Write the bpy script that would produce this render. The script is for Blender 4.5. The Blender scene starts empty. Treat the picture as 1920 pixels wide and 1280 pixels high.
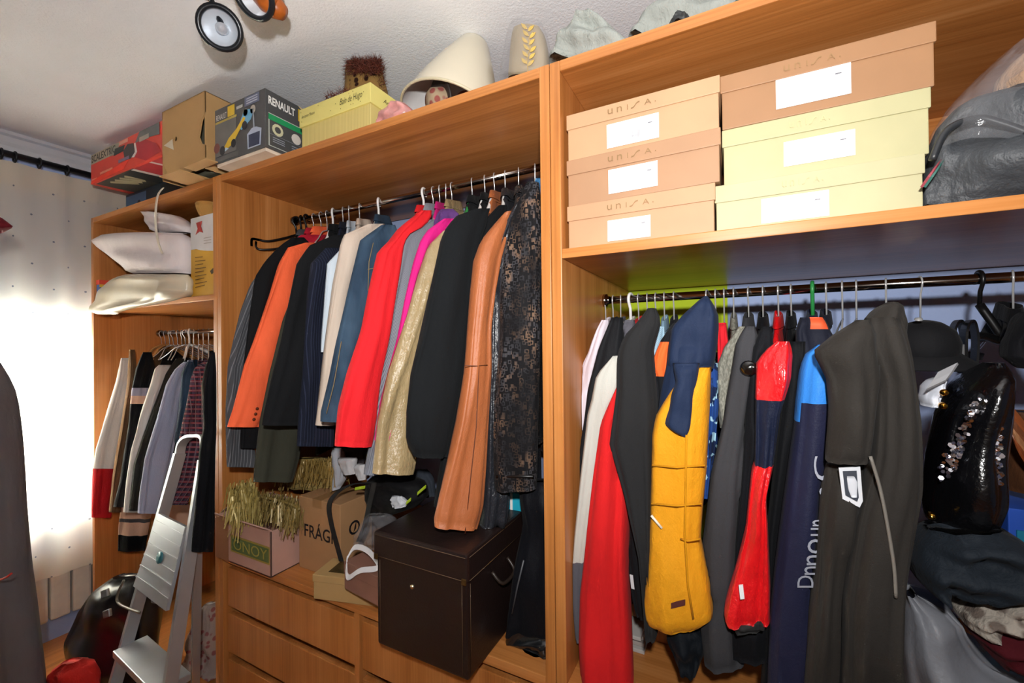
import bpy, bmesh, math, random
from mathutils import Vector, Matrix
random.seed(7)
R = math.radians
# ------------------------------------------------------------------ camera, world, lights, exposure
CZ = 1.55                                     # lens height above the floor; everything below is written relative to it
YAW, PIT, ROL, FPX = R(27.346), R(.352), R(-.611), 795.15
sc = bpy.context.scene
col = sc.collection
CAMR = Matrix.Rotation(YAW, 3, 'Z') @ Matrix.Rotation(math.pi/2 + PIT, 3, 'X') @ Matrix.Rotation(ROL, 3, 'Z')
cd = bpy.data.cameras.new('camera'); cam = bpy.data.objects.new('camera', cd); col.objects.link(cam)
cam.matrix_world = Matrix.Translation((0, 0, CZ)) @ CAMR.to_4x4()
cd.sensor_width = 36; cd.lens = 36*FPX/1920; cd.clip_start = .02
sc.camera = cam
w = bpy.data.worlds.new('world'); sc.world = w; w.use_nodes = True
w.node_tree.nodes['Background'].inputs[0].default_value = (1, .97, .9, 1)
w.node_tree.nodes['Background'].inputs[1].default_value = 48
# the photographer's flash gun, above and behind the lens: its hard shadows lie on the ceiling and the back wall
fl = bpy.data.lights.new('camera_flash_offscreen', 'SPOT'); fo = bpy.data.objects.new('camera_flash_offscreen', fl); col.objects.link(fo)
fl.energy = 108; fl.spot_size = R(174); fl.spot_blend = 1; fl.shadow_soft_size = .028; fl.color = (1, .985, .965)
fo.location = (.06, -.12, CZ + .22)
fo.rotation_euler = (Matrix.Rotation(R(26), 3, 'Z') @ Matrix.Rotation(math.pi/2 + R(19), 3, 'X')).to_euler()
sc.view_settings.view_transform = 'Standard'; sc.view_settings.look = 'None'
sc.view_settings.gamma = 1; sc.view_settings.exposure = .15; sc.view_settings.use_curve_mapping = False

# ------------------------------------------------------------------ helpers
def ray(px, py):
    v = CAMR @ Vector(((px-960)/FPX, -(py-640)/FPX, -1)); return v
def onY(px, py, y): d = ray(px, py); return d*(y/d.y)
def onX(px, py, x): d = ray(px, py); return d*(x/d.x)
def onZ(px, py, z): d = ray(px, py); return d*(z/d.z)
def lin(h):
    c = [int(h[i:i+2], 16)/255 for i in (0, 2, 4)]
    return tuple(v/12.92 if v <= .04045 else ((v+.055)/1.055)**2.4 for v in c)
MATS = {}
def newmat(name):
    m = bpy.data.materials.new(name); m.use_nodes = True
    return m, m.node_tree, m.node_tree.nodes['Principled BSDF']
def N(nt, t, **k):
    n = nt.nodes.new(t)
    for a, b in k.items():
        if a.startswith('i_'):
            key = a[2:]; key = int(key) if key.isdigit() else key
            n.inputs[key].default_value = b
        else: setattr(n, a, b)
    return n
def coords(nt, scale, kind='Object', rot=(0, 0, 0)):
    tc = N(nt, 'ShaderNodeTexCoord'); mp = N(nt, 'ShaderNodeMapping')
    mp.inputs['Scale'].default_value = scale; mp.inputs['Rotation'].default_value = rot
    nt.links.new(tc.outputs[kind], mp.inputs[0]); return mp.outputs[0]
def ramp(nt, fac, stops, interp='LINEAR'):
    r = N(nt, 'ShaderNodeValToRGB'); r.color_ramp.interpolation = interp
    e = r.color_ramp.elements
    while len(e) < len(stops): e.new(.5)
    for el, (p, c) in zip(e, stops): el.position = p; el.color = (*c, 1)
    nt.links.new(fac, r.inputs[0]); return r.outputs[0]
def noise(nt, vec, scale=1, detail=3, rough=.5):
    n = N(nt, 'ShaderNodeTexNoise'); n.inputs['Scale'].default_value = scale
    n.inputs['Detail'].default_value = detail; n.inputs['Roughness'].default_value = rough
    nt.links.new(vec, n.inputs['Vector']); return n.outputs['Fac']
def bump(nt, b, h, st, dist=.002):
    n = N(nt, 'ShaderNodeBump'); n.inputs['Strength'].default_value = st; n.inputs['Distance'].default_value = dist
    nt.links.new(h, n.inputs['Height']); nt.links.new(n.outputs[0], b.inputs['Normal'])
def mul(c, k): return tuple(min(1, v*k) for v in c)
def plain(h, rough=.6, metal=0, vary=.12, vs=9, bs=0, spec=.5, coat=0, alpha=1, trans=0):
    key = ('p', h, rough, metal, vary, vs, bs, spec, coat, alpha, trans)
    if key in MATS: return MATS[key]
    m, nt, b = newmat('plain_' + h); c = lin(h)
    f = noise(nt, coords(nt, (vs, vs, vs)), 1, 4)
    nt.links.new(ramp(nt, f, [(.3, mul(c, 1-vary)), (.7, mul(c, 1+vary))]), b.inputs['Base Color'])
    b.inputs['Roughness'].default_value = rough; b.inputs['Metallic'].default_value = metal
    b.inputs['Specular IOR Level'].default_value = spec; b.inputs['Coat Weight'].default_value = coat
    b.inputs['Alpha'].default_value = alpha; b.inputs['Transmission Weight'].default_value = trans
    if bs: bump(nt, b, noise(nt, coords(nt, (150, 150, 150)), 1, 2), bs)
    MATS[key] = m; return m
def wood(axis, a='8f5324', b_='d19157', k=1.0, rough=.34):
    key = ('w', axis, a, b_, rough)
    if key in MATS: return MATS[key]
    m, nt, b = newmat('beech_laminate_' + axis)
    s = {'x': (.9, 19, 19), 'y': (19, .9, 19), 'z': (19, 19, .9)}[axis]
    s2 = {'x': (3, 160, 160), 'y': (160, 3, 160), 'z': (160, 160, 3)}[axis]
    f1 = noise(nt, coords(nt, s), 1, 3, .55); f2 = noise(nt, coords(nt, s2), 1, 2)
    ad = N(nt, 'ShaderNodeMix', data_type='FLOAT'); ad.inputs[0].default_value = .35
    nt.links.new(f1, ad.inputs[2]); nt.links.new(f2, ad.inputs[3])
    nt.links.new(ramp(nt, ad.outputs[0], [(.25, lin(a)), (.5, lin('b8763c')), (.78, lin(b_))]), b.inputs['Base Color'])
    b.inputs['Roughness'].default_value = rough; b.inputs['Specular IOR Level'].default_value = .45
    MATS[key] = m; return m
def fabric(h, rough=.85, weave=420, bs=.25, sheen=.02, pat=None, h2=None, vary=.05, spec=.14, wr=0):
    key = ('f', h, rough, weave, pat, h2, bs, wr)
    if key in MATS: return MATS[key]
    m, nt, b = newmat('fabric_' + h + (pat or '')); c = lin(h); c2 = lin(h2) if h2 else mul(c, 1.6)
    L = nt.links
    base = ramp(nt, noise(nt, coords(nt, (14, 14, 5)), 1, 4), [(.3, mul(c, 1-vary)), (.72, mul(c, 1+vary))])
    out = base
    def mix(fac, colr):
        nonlocal out
        mx = N(nt, 'ShaderNodeMix', data_type='RGBA'); L.new(fac, mx.inputs[0]); L.new(out, mx.inputs[6])
        if isinstance(colr, tuple): mx.inputs[7].default_value = (*colr, 1)
        else: L.new(colr, mx.inputs[7])
        out = mx.outputs[2]
    def stripes(scale, rot, lo, hi):
        wv = N(nt, 'ShaderNodeTexWave'); wv.inputs['Scale'].default_value = scale; wv.inputs['Distortion'].default_value = .4
        L.new(coords(nt, (1, 1, 1), 'UV', rot), wv.inputs['Vector'])
        return ramp(nt, wv.outputs['Fac'], [(lo, (0, 0, 0)), (hi, (1, 1, 1))])
    if pat == 'pin': mix(stripes(5, (0, 0, 0), .86, .98), c2)
    elif pat == 'tweed': mix(ramp(nt, noise(nt, coords(nt, (260, 260, 90)), 1, 2), [(.42, (0, 0, 0)), (.6, (1, 1, 1))]), c2)
    elif pat == 'plaid':
        mix(stripes(2.2, (0, 0, 0), .55, .75), mul(c, 2.4)); mix(stripes(5, (0, 0, R(90)), .55, .75), lin('7a2a35'))
        mix(stripes(2.2, (0, 0, .1), .93, .99), c2); mix(stripes(5, (0, 0, R(90)), .93, .99), c2)
    elif pat in ('leopard', 'spots'):
        v = N(nt, 'ShaderNodeTexVoronoi'); v.inputs['Scale'].default_value = 34; L.new(coords(nt, (1, 1, 1)), v.inputs['Vector'])
        mix(ramp(nt, v.outputs['Distance'], [(.3, (1, 1, 1)), (.42, (0, 0, 0))]), c2)
    elif pat == 'camo':
        mix(ramp(nt, noise(nt, coords(nt, (22, 22, 22)), 1, 3), [(.5, (0, 0, 0)), (.53, (1, 1, 1))]), c2)
        mix(ramp(nt, noise(nt, coords(nt, (30, 30, 30)), 1.3, 2), [(.6, (0, 0, 0)), (.63, (1, 1, 1))]), lin('9cc4d8'))
    elif pat == 'glyph':
        v = N(nt, 'ShaderNodeTexVoronoi', distance='CHEBYCHEV'); v.inputs['Scale'].default_value = 92; v.inputs['Randomness'].default_value = .95
        L.new(coords(nt, (1, 1, .85)), v.inputs['Vector'])
        k = N(nt, 'ShaderNodeMath', operation='MULTIPLY')
        L.new(ramp(nt, v.outputs['Distance'], [(.22, (0, 0, 0)), (.27, (1, 1, 1)), (.40, (1, 1, 1)), (.45, (0, 0, 0))]), k.inputs[0])
        L.new(ramp(nt, noise(nt, coords(nt, (9, 9, 6)), 1, 3), [(.40, (.12, .12, .12)), (.62, (1, 1, 1))]), k.inputs[1])
        mix(k.outputs[0], ramp(nt, noise(nt, coords(nt, (28, 28, 20)), 1, 2), [(.45, lin('3f3e42')), (.62, c2)]))
    elif pat == 'denim':
        mix(ramp(nt, noise(nt, coords(nt, (9, 9, 4)), 1, 3), [(.45, (0, 0, 0)), (.7, (1, 1, 1))]), c2)
    elif pat == 'knit': mix(stripes(16, (0, 0, 0), .4, .9), c2)
    L.new(out, b.inputs['Base Color'])
    b.inputs['Roughness'].default_value = rough; b.inputs['Specular IOR Level'].default_value = spec
    b.inputs['Sheen Weight'].default_value = sheen
    b1 = N(nt, 'ShaderNodeBump'); b1.inputs['Strength'].default_value = min(1, wr) if wr else .45; b1.inputs['Distance'].default_value = .012 if wr else .014
    L.new(noise(nt, coords(nt, (26, 26, 15) if wr else (13, 13, 5.5)), 1, 4, .6), b1.inputs['Height'])
    b2 = N(nt, 'ShaderNodeBump'); b2.inputs['Strength'].default_value = bs; b2.inputs['Distance'].default_value = .002
    L.new(noise(nt, coords(nt, (weave, weave, weave)), 1, 2), b2.inputs['Height']); L.new(b1.outputs[0], b2.inputs['Normal']); L.new(b2.outputs[0], b.inputs['Normal'])
    MATS[key] = m; return m

def mk(name, verts, faces, mat, parent=None, smooth=False, idx=None, uv=None):
    me = bpy.data.meshes.new(name)
    me.from_pydata([(v[0], v[1], v[2] + CZ) for v in verts], [], faces); me.validate()
    for m in (mat if isinstance(mat, (list, tuple)) else [mat]): me.materials.append(m)
    if smooth: me.polygons.foreach_set('use_smooth', [True]*len(me.polygons))
    if idx: me.polygons.foreach_set('material_index', idx[:len(me.polygons)])
    if uv:
        ul = me.uv_layers.new(name='UVMap')
        for l in me.loops: ul.data[l.index].uv = uv[l.vertex_index]
    me.update()
    o = bpy.data.objects.new(name, me); col.objects.link(o)
    if parent:
        o.parent = parent; o.matrix_parent_inverse = Matrix.Translation(parent.location).inverted()
    return o
def tag(o, label, cat, group=None, kind=None):
    if label: o['label'] = label
    if cat: o['category'] = cat
    if group: o['group'] = group
    if kind: o['kind'] = kind
    return o
def thing(name, label, cat, loc, group=None):
    o = bpy.data.objects.new(name, None); o.empty_display_size = .05; col.objects.link(o)
    o.location = (loc[0], loc[1], loc[2] + CZ); return tag(o, label, cat, group)
def struct(o): o['kind'] = 'structure'; return o
def bmk(name, bm, mat, parent=None, smooth=False):
    bm.verts.index_update()
    vs = [v.co.copy() for v in bm.verts]; fs = [[v.index for v in f.verts] for f in bm.faces]; bm.free()
    return mk(name, vs, fs, mat, parent, smooth)
def frame_box(name, O, U, V, W, mat, parent=None, bev=.002, taper=0):
    """box with corner O and edge vectors U, V, W"""
    bm = bmesh.new(); bmesh.ops.create_cube(bm, size=1)
    for v in bm.verts:
        a, b, c = v.co.x + .5, v.co.y + .5, v.co.z + .5
        v.co = Vector(O) + Vector(U)*a + Vector(V)*b + Vector(W)*c
    bmesh.ops.recalc_face_normals(bm, faces=bm.faces)
    if bev: bmesh.ops.bevel(bm, geom=bm.edges[:], offset=bev, segments=2, profile=.6, affect='EDGES')
    return bmk(name, bm, mat, parent)
def box(name, x0, x1, y0, y1, z0, z1, mat, parent=None, bev=.002):
    return frame_box(name, (x0, y0, z0), (x1-x0, 0, 0), (0, y1-y0, 0), (0, 0, z1-z0), mat, parent, bev)
def tube_data(pts, r, n=8, closed=False):
    pts = [Vector(p) for p in pts]; vs = []; fs = []; m = len(pts)
    rr = r if isinstance(r, (list, tuple)) else [r]*m
    up = None
    for i, p in enumerate(pts):
        t = (pts[(i+1) % m if closed else min(i+1, m-1)] - pts[i-1 if closed else max(i-1, 0)]).normalized()
        if up is None:
            up = Vector((0, 0, 1)) if abs(t.z) < .9 else Vector((1, 0, 0))
        a = t.cross(up).normalized(); up = a.cross(t).normalized()
        for j in range(n):
            q = 2*math.pi*j/n; vs.append(p + (a*math.cos(q) + up*math.sin(q))*rr[i])
    for i in range(m if closed else m-1):
        k = (i+1) % m
        for j in range(n):
            fs.append((i*n+j, i*n+(j+1) % n, k*n+(j+1) % n, k*n+j))
    if not closed: fs += [tuple(range(n))[::-1], tuple((m-1)*n+j for j in range(n))]
    return vs, fs
def tube(name, pts, r, mat, parent=None, n=8, closed=False):
    v, f = tube_data(pts, r, n, closed); return mk(name, v, f, mat, parent, True)
def smooth_path(pts, k=6):
    pts = [Vector(p) for p in pts]; out = []
    for i in range(len(pts)-1):
        p0, p1, p2, p3 = pts[max(i-1, 0)], pts[i], pts[i+1], pts[min(i+2, len(pts)-1)]
        for j in range(k):
            t = j/k
            out.append(.5*((2*p1) + (p2-p0)*t + (2*p0-5*p1+4*p2-p3)*t*t + (3*p1-p0-3*p2+p3)*t**3))
    return out + [pts[-1]]
def ribbon(name, pts, width, wdir, th, mat, parent=None, smooth=False):
    """flat strap along pts, its width along wdir"""
    pts = [Vector(p) for p in pts]; wd = Vector(wdir).normalized(); vs = []; fs = []
    for i, p in enumerate(pts):
        t = (pts[min(i+1, len(pts)-1)] - pts[max(i-1, 0)]).normalized(); nn = t.cross(wd).normalized()*th/2
        h = wd*width/2; vs += [p-h-nn, p+h-nn, p+h+nn, p-h+nn]
    for i in range(len(pts)-1):
        for j in range(4): fs.append((i*4+j, i*4+(j+1) % 4, i*4+4+(j+1) % 4, i*4+4+j))
    fs += [(3, 2, 1, 0), tuple(len(vs)-4+j for j in range(4))]
    return mk(name, vs, fs, mat, parent, smooth)
def lathe(name, prof, M, mat, parent=None, n=32, smooth=True, cap=False):
    """prof = [(radius, height)], M = 4x4 placing it (local Z = axis)"""
    vs = []; fs = []
    for r, h in prof:
        for j in range(n):
            q = 2*math.pi*j/n; vs.append(M @ Vector((r*math.cos(q), r*math.sin(q), h)))
    for i in range(len(prof)-1):
        for j in range(n): fs.append((i*n+j, i*n+(j+1) % n, i*n+n+(j+1) % n, i*n+n+j))
    if cap: fs += [tuple(range(n))[::-1], tuple((len(prof)-1)*n+j for j in range(n))]
    return mk(name, vs, fs, mat, parent, smooth)
def axisM(p, d):
    return Matrix.Translation(Vector(p)) @ Vector(d).to_track_quat('Z', 'Y').to_matrix().to_4x4()
def quad(name, pts, mat, parent=None, th=.0006, n=None):
    """thin flat print: polygon pts extruded along n by th"""
    pts = [Vector(p) for p in pts]; k = len(pts)
    if n is None: n = (pts[1]-pts[0]).cross(pts[2]-pts[0]).normalized()
    vs = pts + [p + n*th for p in pts]
    fs = [tuple(range(k))[::-1], tuple(range(k, 2*k))] + [(i, (i+1) % k, k+(i+1) % k, k+i) for i in range(k)]
    return mk(name, vs, fs, mat, parent)
_tx = {}
def text(name, s, O, U, V, mat, parent=None, th=.0008, fit=True, shear=0, bold=0):
    """lettering: O lower-left corner, U full width vector, V full height vector"""
    if (s, shear, bold) not in _tx:
        cu = bpy.data.curves.new('lettering', 'FONT'); cu.body = s; cu.size = 1; cu.shear = shear; cu.offset = bold; cu.resolution_u = 3
        ob = bpy.data.objects.new('lettering', cu); me = bpy.data.meshes.new_from_object(ob)
        vs = [v.co.copy() for v in me.vertices]; fs = [tuple(p.vertices) for p in me.polygons]
        bpy.data.objects.remove(ob); bpy.data.curves.remove(cu); bpy.data.meshes.remove(me)
        x0 = min(v.x for v in vs); x1 = max(v.x for v in vs); y0 = min(v.y for v in vs); y1 = max(v.y for v in vs)
        _tx[(s, shear, bold)] = ([((v.x-x0)/(x1-x0), (v.y-y0)/(y1-y0)) for v in vs], fs)
    uv, fs = _tx[(s, shear, bold)]
    O, U, V = Vector(O), Vector(U), Vector(V); n = U.cross(V).normalized()*th
    return mk(name, [O + U*a + V*b + n for a, b in uv], fs, mat, parent)

# loft of soft things: rows of (y, xl, xr) or (yl, xl, yr, xr) in photo pixels, laid on the upright plane through H along e
def rows_at(rows, nz):
    rr = [(r[0], r[1], r[0], r[2]) if len(r) == 3 else r for r in rows]
    L = [0]
    for a, b in zip(rr, rr[1:]): L.append(L[-1] + max(1e-3, abs((b[0]+b[2]-a[0]-a[2])/2)))
    out = []
    for i in range(nz):
        t = L[-1]*i/(nz-1); k = 0
        while k < len(L)-2 and L[k+1] < t: k += 1
        u = (t-L[k])/(L[k+1]-L[k]); out.append(tuple(rr[k][j]*(1-u) + rr[k+1][j]*u for j in range(4)))
    return out
def on_plane(px, py, H, n):
    d = ray(px, py); return d*(n.dot(H)/n.dot(d))
def strip(name, rows, H, e, th, mat, parent=None, nz=40, n=36, fold=.004, ends=(.35, .8), power=.75, paint=None, seed=0, sag=0, bulge=None):
    H = Vector((H[0], H[1], 0)); e = Vector((e[0], e[1], 0)).normalized(); nn = Vector((e.y, -e.x, 0))
    rw = rows_at(rows, nz); vs = []; fs = []; uv = []; idx = []
    rs = random.Random(seed*77 + len(rows)); ph = [rs.uniform(0, 6.28) for _ in range(8)]
    for i, (yl, xl, yr, xr) in enumerate(rw):
        a = on_plane(xl, yl, H, nn); b = on_plane(xr, yr, H, nn); c = (a+b)/2; h = (b-a)/2
        t = i/(nz-1)
        k = 1
        if t < .12: k = ends[0] + (1-ends[0])*math.sin(t/.12*math.pi/2)
        if t > .94: k = min(k, ends[1] + (1-ends[1])*math.sqrt(max(0, 1-((t-.94)/.06)**2)))
        thk = th*k
        if bulge: thk = th*(bulge[0]*(1-t) + bulge[1]*t)*k
        for j in range(n):
            q = 2*math.pi*j/n; cq, sq = math.cos(q), math.sin(q)
            f = fold*(math.sin(3*q + ph[0] + 2.2*t) + .8*math.sin(5*q + ph[1] - 3*t) + .7*math.sin(2*q + ph[2] + 9*t)
                      + .6*math.sin(7*q+ph[3]+4*t) + .55*math.sin(11*q+ph[5]+2.5*t) + .7*math.sin(13*t+ph[4]+q))*(.35+.65*min(1, t*3))
            u = math.copysign(abs(cq)**power, cq); s_ = math.copysign(abs(sq)**power, sq)
            p = c + h*u + nn*((thk+f)*s_) + Vector((0, 0, sag*math.sin(q*2)*k))
            vs.append(p); uv.append(((u+1)*h.length*6 if sq >= 0 else (3-u)*h.length*6, c.z*3))
    for i in range(nz-1):
        for j in range(n):
            fs.append((i*n+j, i*n+(j+1) % n, (i+1)*n+(j+1) % n, (i+1)*n+j))
            if paint:
                q = 2*math.pi*(j+.5)/n; idx.append(paint((rw[i][0]+rw[i][2]+rw[i+1][0]+rw[i+1][2])/4, (math.cos(q)+1)/2))
    fs += [tuple(range(n)), tuple((nz-1)*n+j for j in range(n))[::-1]]
    if paint: idx += [paint(rw[0][0], .5), paint(rw[-1][0], .5)]
    return mk(name, vs, fs, mat, parent, True, idx if paint else None, uv)

WX, WY, WZ = wood('x'), wood('y'), wood('z')
CHROME = plain('e2e2e2', .2, .55, .04); STEEL = plain('b9bcc0', .3, 1, .05)
WHITEP = plain('f0f0ee', .4); BLACKP = plain('0c0c0d', .35)
FLOORZ, CEILZ, BACKY, LEFTX = -CZ, 1.085, 1.80, -3.24
# ------------------------------------------------------------------ the room
def plaster(name, h, bs, sc_):
    m, nt, b = newmat(name); c = lin(h)
    nt.links.new(ramp(nt, noise(nt, coords(nt, (3, 3, 3)), 1, 3), [(.3, mul(c, .97)), (.7, mul(c, 1.03))]), b.inputs['Base Color'])
    b.inputs['Roughness'].default_value = .85; b.inputs['Specular IOR Level'].default_value = .2
    bump(nt, b, noise(nt, coords(nt, (sc_, sc_, sc_)), 1, 2), bs, .004); return m
MBLUE = plaster('pale_blue_paint', 'a9bbe4', .3, 90); MCEIL = plaster('stippled_ceiling_paint', 'f3f4f7', .5, 130)
MWARM = plaster('cream_paint', 'd9d2c4', .2, 90)
FM = wood('y', '7a4a22', '9a6534', rough=.4)
X1, Y0 = 2.3, -2.3
struct(box('floor', LEFTX-.1, X1+.1, Y0-.1, BACKY+.1, FLOORZ-.08, FLOORZ, FM, bev=0))
struct(box('ceiling', LEFTX-.1, X1+.1, Y0-.1, BACKY+.1, CEILZ, CEILZ+.08, MCEIL, bev=0))
struct(box('wall_back', LEFTX-.1, X1+.1, BACKY, BACKY+.1, FLOORZ, CEILZ, MBLUE, bev=0))
struct(box('wall_right', X1, X1+.1, Y0, BACKY, FLOORZ, CEILZ, MBLUE, bev=0))
struct(box('wall_front', LEFTX, X1, Y0-.1, Y0, FLOORZ, CEILZ, MWARM, bev=0))
WY0, WY1, WZ0, WZ1 = .1, 1.12, -.86, .12          # window opening
wl = thing('wall_left', None, None, (LEFTX, 0, FLOORZ)); struct(wl)
for a, b, c, d in ((Y0, WY0, FLOORZ, CEILZ), (WY1, BACKY, FLOORZ, CEILZ), (WY0, WY1, FLOORZ, WZ0), (WY0, WY1, WZ1, CEILZ)):
    box('wall_panel', LEFTX-.16, LEFTX, a, b, c, d, MBLUE, wl, 0)
win = thing('window_1', None, None, (LEFTX-.1, (WY0+WY1)/2, WZ0)); struct(win)
FR = plain('e9e6df', .4)
for a, b, c, d in ((WY0, WY1, WZ0, WZ0+.05), (WY0, WY1, WZ1-.05, WZ1), (WY0, WY0+.05, WZ0, WZ1), (WY1-.05, WY1, WZ0, WZ1), (.58, .64, WZ0, WZ1)):
    box('window_frame', LEFTX-.13, LEFTX-.08, a, b, c, d, FR, win, .003)
gm, gnt, gb = newmat('window_glass')
gt = gnt.nodes.new('ShaderNodeBsdfTransparent'); gt.inputs[0].default_value = (.94, .97, .96, 1)
gl = gnt.nodes.new('ShaderNodeBsdfGlossy'); gl.inputs['Roughness'].default_value = .02
gx = gnt.nodes.new('ShaderNodeMixShader'); gx.inputs[0].default_value = .05
gnt.links.new(gt.outputs[0], gx.inputs[1]); gnt.links.new(gl.outputs[0], gx.inputs[2]); gnt.links.new(gx.outputs[0], gnt.nodes['Material Output'].inputs[0])
for a, b in ((WY0+.04, .585), (.635, WY1-.04)): box('pane', LEFTX-.108, LEFTX-.102, a, b, WZ0+.04, WZ1-.04, gm, win, 0)
# cornice on the window wall and the back wall
def cornice(name, pts_fn, a, b):
    prof = [(0, -.085), (.012, -.085), (.016, -.06), (.03, -.045), (.04, -.02), (.062, -.014), (.066, 0), (0, 0)]
    vs = [pts_fn(u, v, s) for s in (a, b) for u, v in prof]; k = len(prof)
    fs = [(i, (i+1) % k, k+(i+1) % k, k+i) for i in range(k)] + [tuple(range(k)), tuple(range(k, 2*k))[::-1]]
    return struct(mk(name, vs, fs, plaster('cornice_paint', 'd2d3d8', .1, 60)))
cornice('trim_1', lambda u, v, s: (LEFTX+u, s, CEILZ+v), Y0, BACKY)
cornice('trim_2', lambda u, v, s: (s, BACKY-u, CEILZ+v), LEFTX, X1)
# lime painted strip of the back wall in the right bay
p0, p1 = onY(1150, 560, BACKY), onY(1364, 560, BACKY)
struct(box('trim_3', p0.x, p1.x, BACKY-.004, BACKY+.01, -1.2, .6, plaster('lime_paint', 'b4c92e', .1, 90), bev=0))
# radiator under the window
rad = thing('radiator', 'white column radiator under the window behind the curtain', 'radiator', (LEFTX+.1, .8, FLOORZ))
RW = plain('dcd6cb', .35)
for k in range(9):
    y = .44 + k*.085
    o = box('column', LEFTX+.004, LEFTX+.05, y, y+.078, FLOORZ+.12, -1.07, RW, rad, .012)
for y in (.5, 1.1): box('foot', LEFTX+.012, LEFTX+.042, y, y+.03, FLOORZ, FLOORZ+.14, RW, rad)
# ------------------------------------------------------------------ wardrobe bays
TH = .027; ZT1 = .711; ZT0 = .684; DEP = 1.775; CT0, CT1 = -.876, -.849
RAILM = plain('a8a09a', .12, 1, .05)
def rail(parent, x0, x1, y, z, mat=RAILM):
    o = tube('hanging_rail', [(x0, y, z), (x1, y, z)], .0125, mat, parent, 14)
    for x, s in ((x0, 1), (x1, -1)):
        lathe('rail_socket', [(0, 0), (.021, 0), (.021, .012), (.0135, .014), (.0135, .02)], axisM((x, y, z), (s, 0, 0)), mat, o, 16)
def bay(label, X0, X1_, shelf=None, railz=None, raily=1.33, drawers=None, counter=True, back=False):
    t = thing('wardrobe_unit', label, 'wardrobe', ((X0+X1_)/2, 1.4, FLOORZ), 'open wardrobe units along the wall')
    box('side_panel', X0, X0+TH, 1, DEP, FLOORZ, ZT1, WZ, t); box('side_panel', X1_-TH, X1_, 1, DEP, FLOORZ, ZT1, WZ, t)
    box('top_board', X0+TH, X1_-TH, 1.0005, DEP, ZT0, ZT1, WX, t)
    if shelf is not None: box('shelf', X0+TH, X1_-TH, 1.001, DEP, shelf, shelf+TH-.003, WX, t)
    if back: box('back_panel', X0+TH, X1_-TH, DEP-.012, DEP-.002, shelf, ZT0, WX, t)
    if railz: rail(t, X0+TH, X1_-TH, raily, railz)
    if counter: box('counter_board', X0+TH, X1_-TH, 1.0, DEP, CT0, CT1, WX, t)
    box('plinth', X0+TH, X1_-TH, 1.03, 1.05, FLOORZ, FLOORZ+.07, WX, t)
    if drawers:
        box('drawer_carcass', X0+TH, X1_-TH, 1.13, 1.14, FLOORZ+.07, CT0, WZ, t, 0)
        for a, b in drawers:
            z = CT0 - .016
            for k in range(3):
                box('drawer_front', a, b, 1.012, 1.034, z-.170, z-.013, WZ, t, .003)
                z -= .187
    return t
bay('tall open bay beside the curtain with pillows on its shelf', -3.097, -1.892, .198, .087, 1.30, None, False, True)
xd = onY(664, 1150, 1.0).x
bc = bay('wide open bay with drawers below a row of coats', -1.889, -.4035, None, .602, 1.33,
         [(-1.889+TH+.012, xd-.008), (xd+.022, -.4035-TH-.006)])
box('drawer_divider', xd-.004, xd+.018, 1.003, DEP, FLOORZ, CT0, WZ, bc)
bay('open bay with shoe boxes on its upper shelf', -.4015, 1.75, .213, .141, 1.39, [(-.36, .68), (.70, 1.71)], True, True)
SH1 = .213 + TH - .003                      # top of the right shelf
SHL = .198 + TH - .003
# ------------------------------------------------------------------ curtain
cm, cnt, cb = newmat('dotted_voile')
tc = N(cnt, 'ShaderNodeTexCoord'); sp = N(cnt, 'ShaderNodeSeparateXYZ'); cnt.links.new(tc.outputs['UV'], sp.inputs[0])
def cmath(op, a, b=None):
    n = N(cnt, 'ShaderNodeMath', operation=op)
    for i, v in enumerate((a, b)):
        if v is None: continue
        if isinstance(v, (int, float)): n.inputs[i].default_value = v
        else: cnt.links.new(v, n.inputs[i])
    return n.outputs[0]
rowi = cmath('FLOOR', cmath('MULTIPLY', sp.outputs[1], 8))
fu = cmath('SUBTRACT', cmath('FRACT', cmath('ADD', cmath('MULTIPLY', sp.outputs[0], 6), cmath('MULTIPLY', rowi, .5))), .5)
fv = cmath('SUBTRACT', cmath('FRACT', cmath('MULTIPLY', sp.outputs[1], 8)), .5)
dd = cmath('SQRT', cmath('ADD', cmath('POWER', cmath('ABSOLUTE', fu), 2), cmath('POWER', cmath('ABSOLUTE', cmath('MULTIPLY', fv, .8)), 2)))
dot = cmath('LESS_THAN', dd, .03)
cx = N(cnt, 'ShaderNodeMix', data_type='RGBA'); cnt.links.new(dot, cx.inputs[0])
cx.inputs[6].default_value = (*lin('fbf2e2'), 1); cx.inputs[7].default_value = (*lin('9a9a9e'), 1)
cnt.links.new(cx.outputs[2], cb.inputs['Base Color']); cb.inputs['Roughness'].default_value = .9
tl = N(cnt, 'ShaderNodeBsdfTranslucent'); cnt.links.new(cx.outputs[2], tl.inputs[0])
tp = N(cnt, 'ShaderNodeBsdfTransparent')
m1 = N(cnt, 'ShaderNodeMixShader', i_0=.45); m2 = N(cnt, 'ShaderNodeMixShader', i_0=.10)
cnt.links.new(cb.outputs[0], m1.inputs[1]); cnt.links.new(tl.outputs[0], m1.inputs[2])
cnt.links.new(m1.outputs[0], m2.inputs[1]); cnt.links.new(tp.outputs[0], m2.inputs[2])
cnt.links.new(m2.outputs[0], cnt.nodes['Material Output'].inputs[0])
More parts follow.
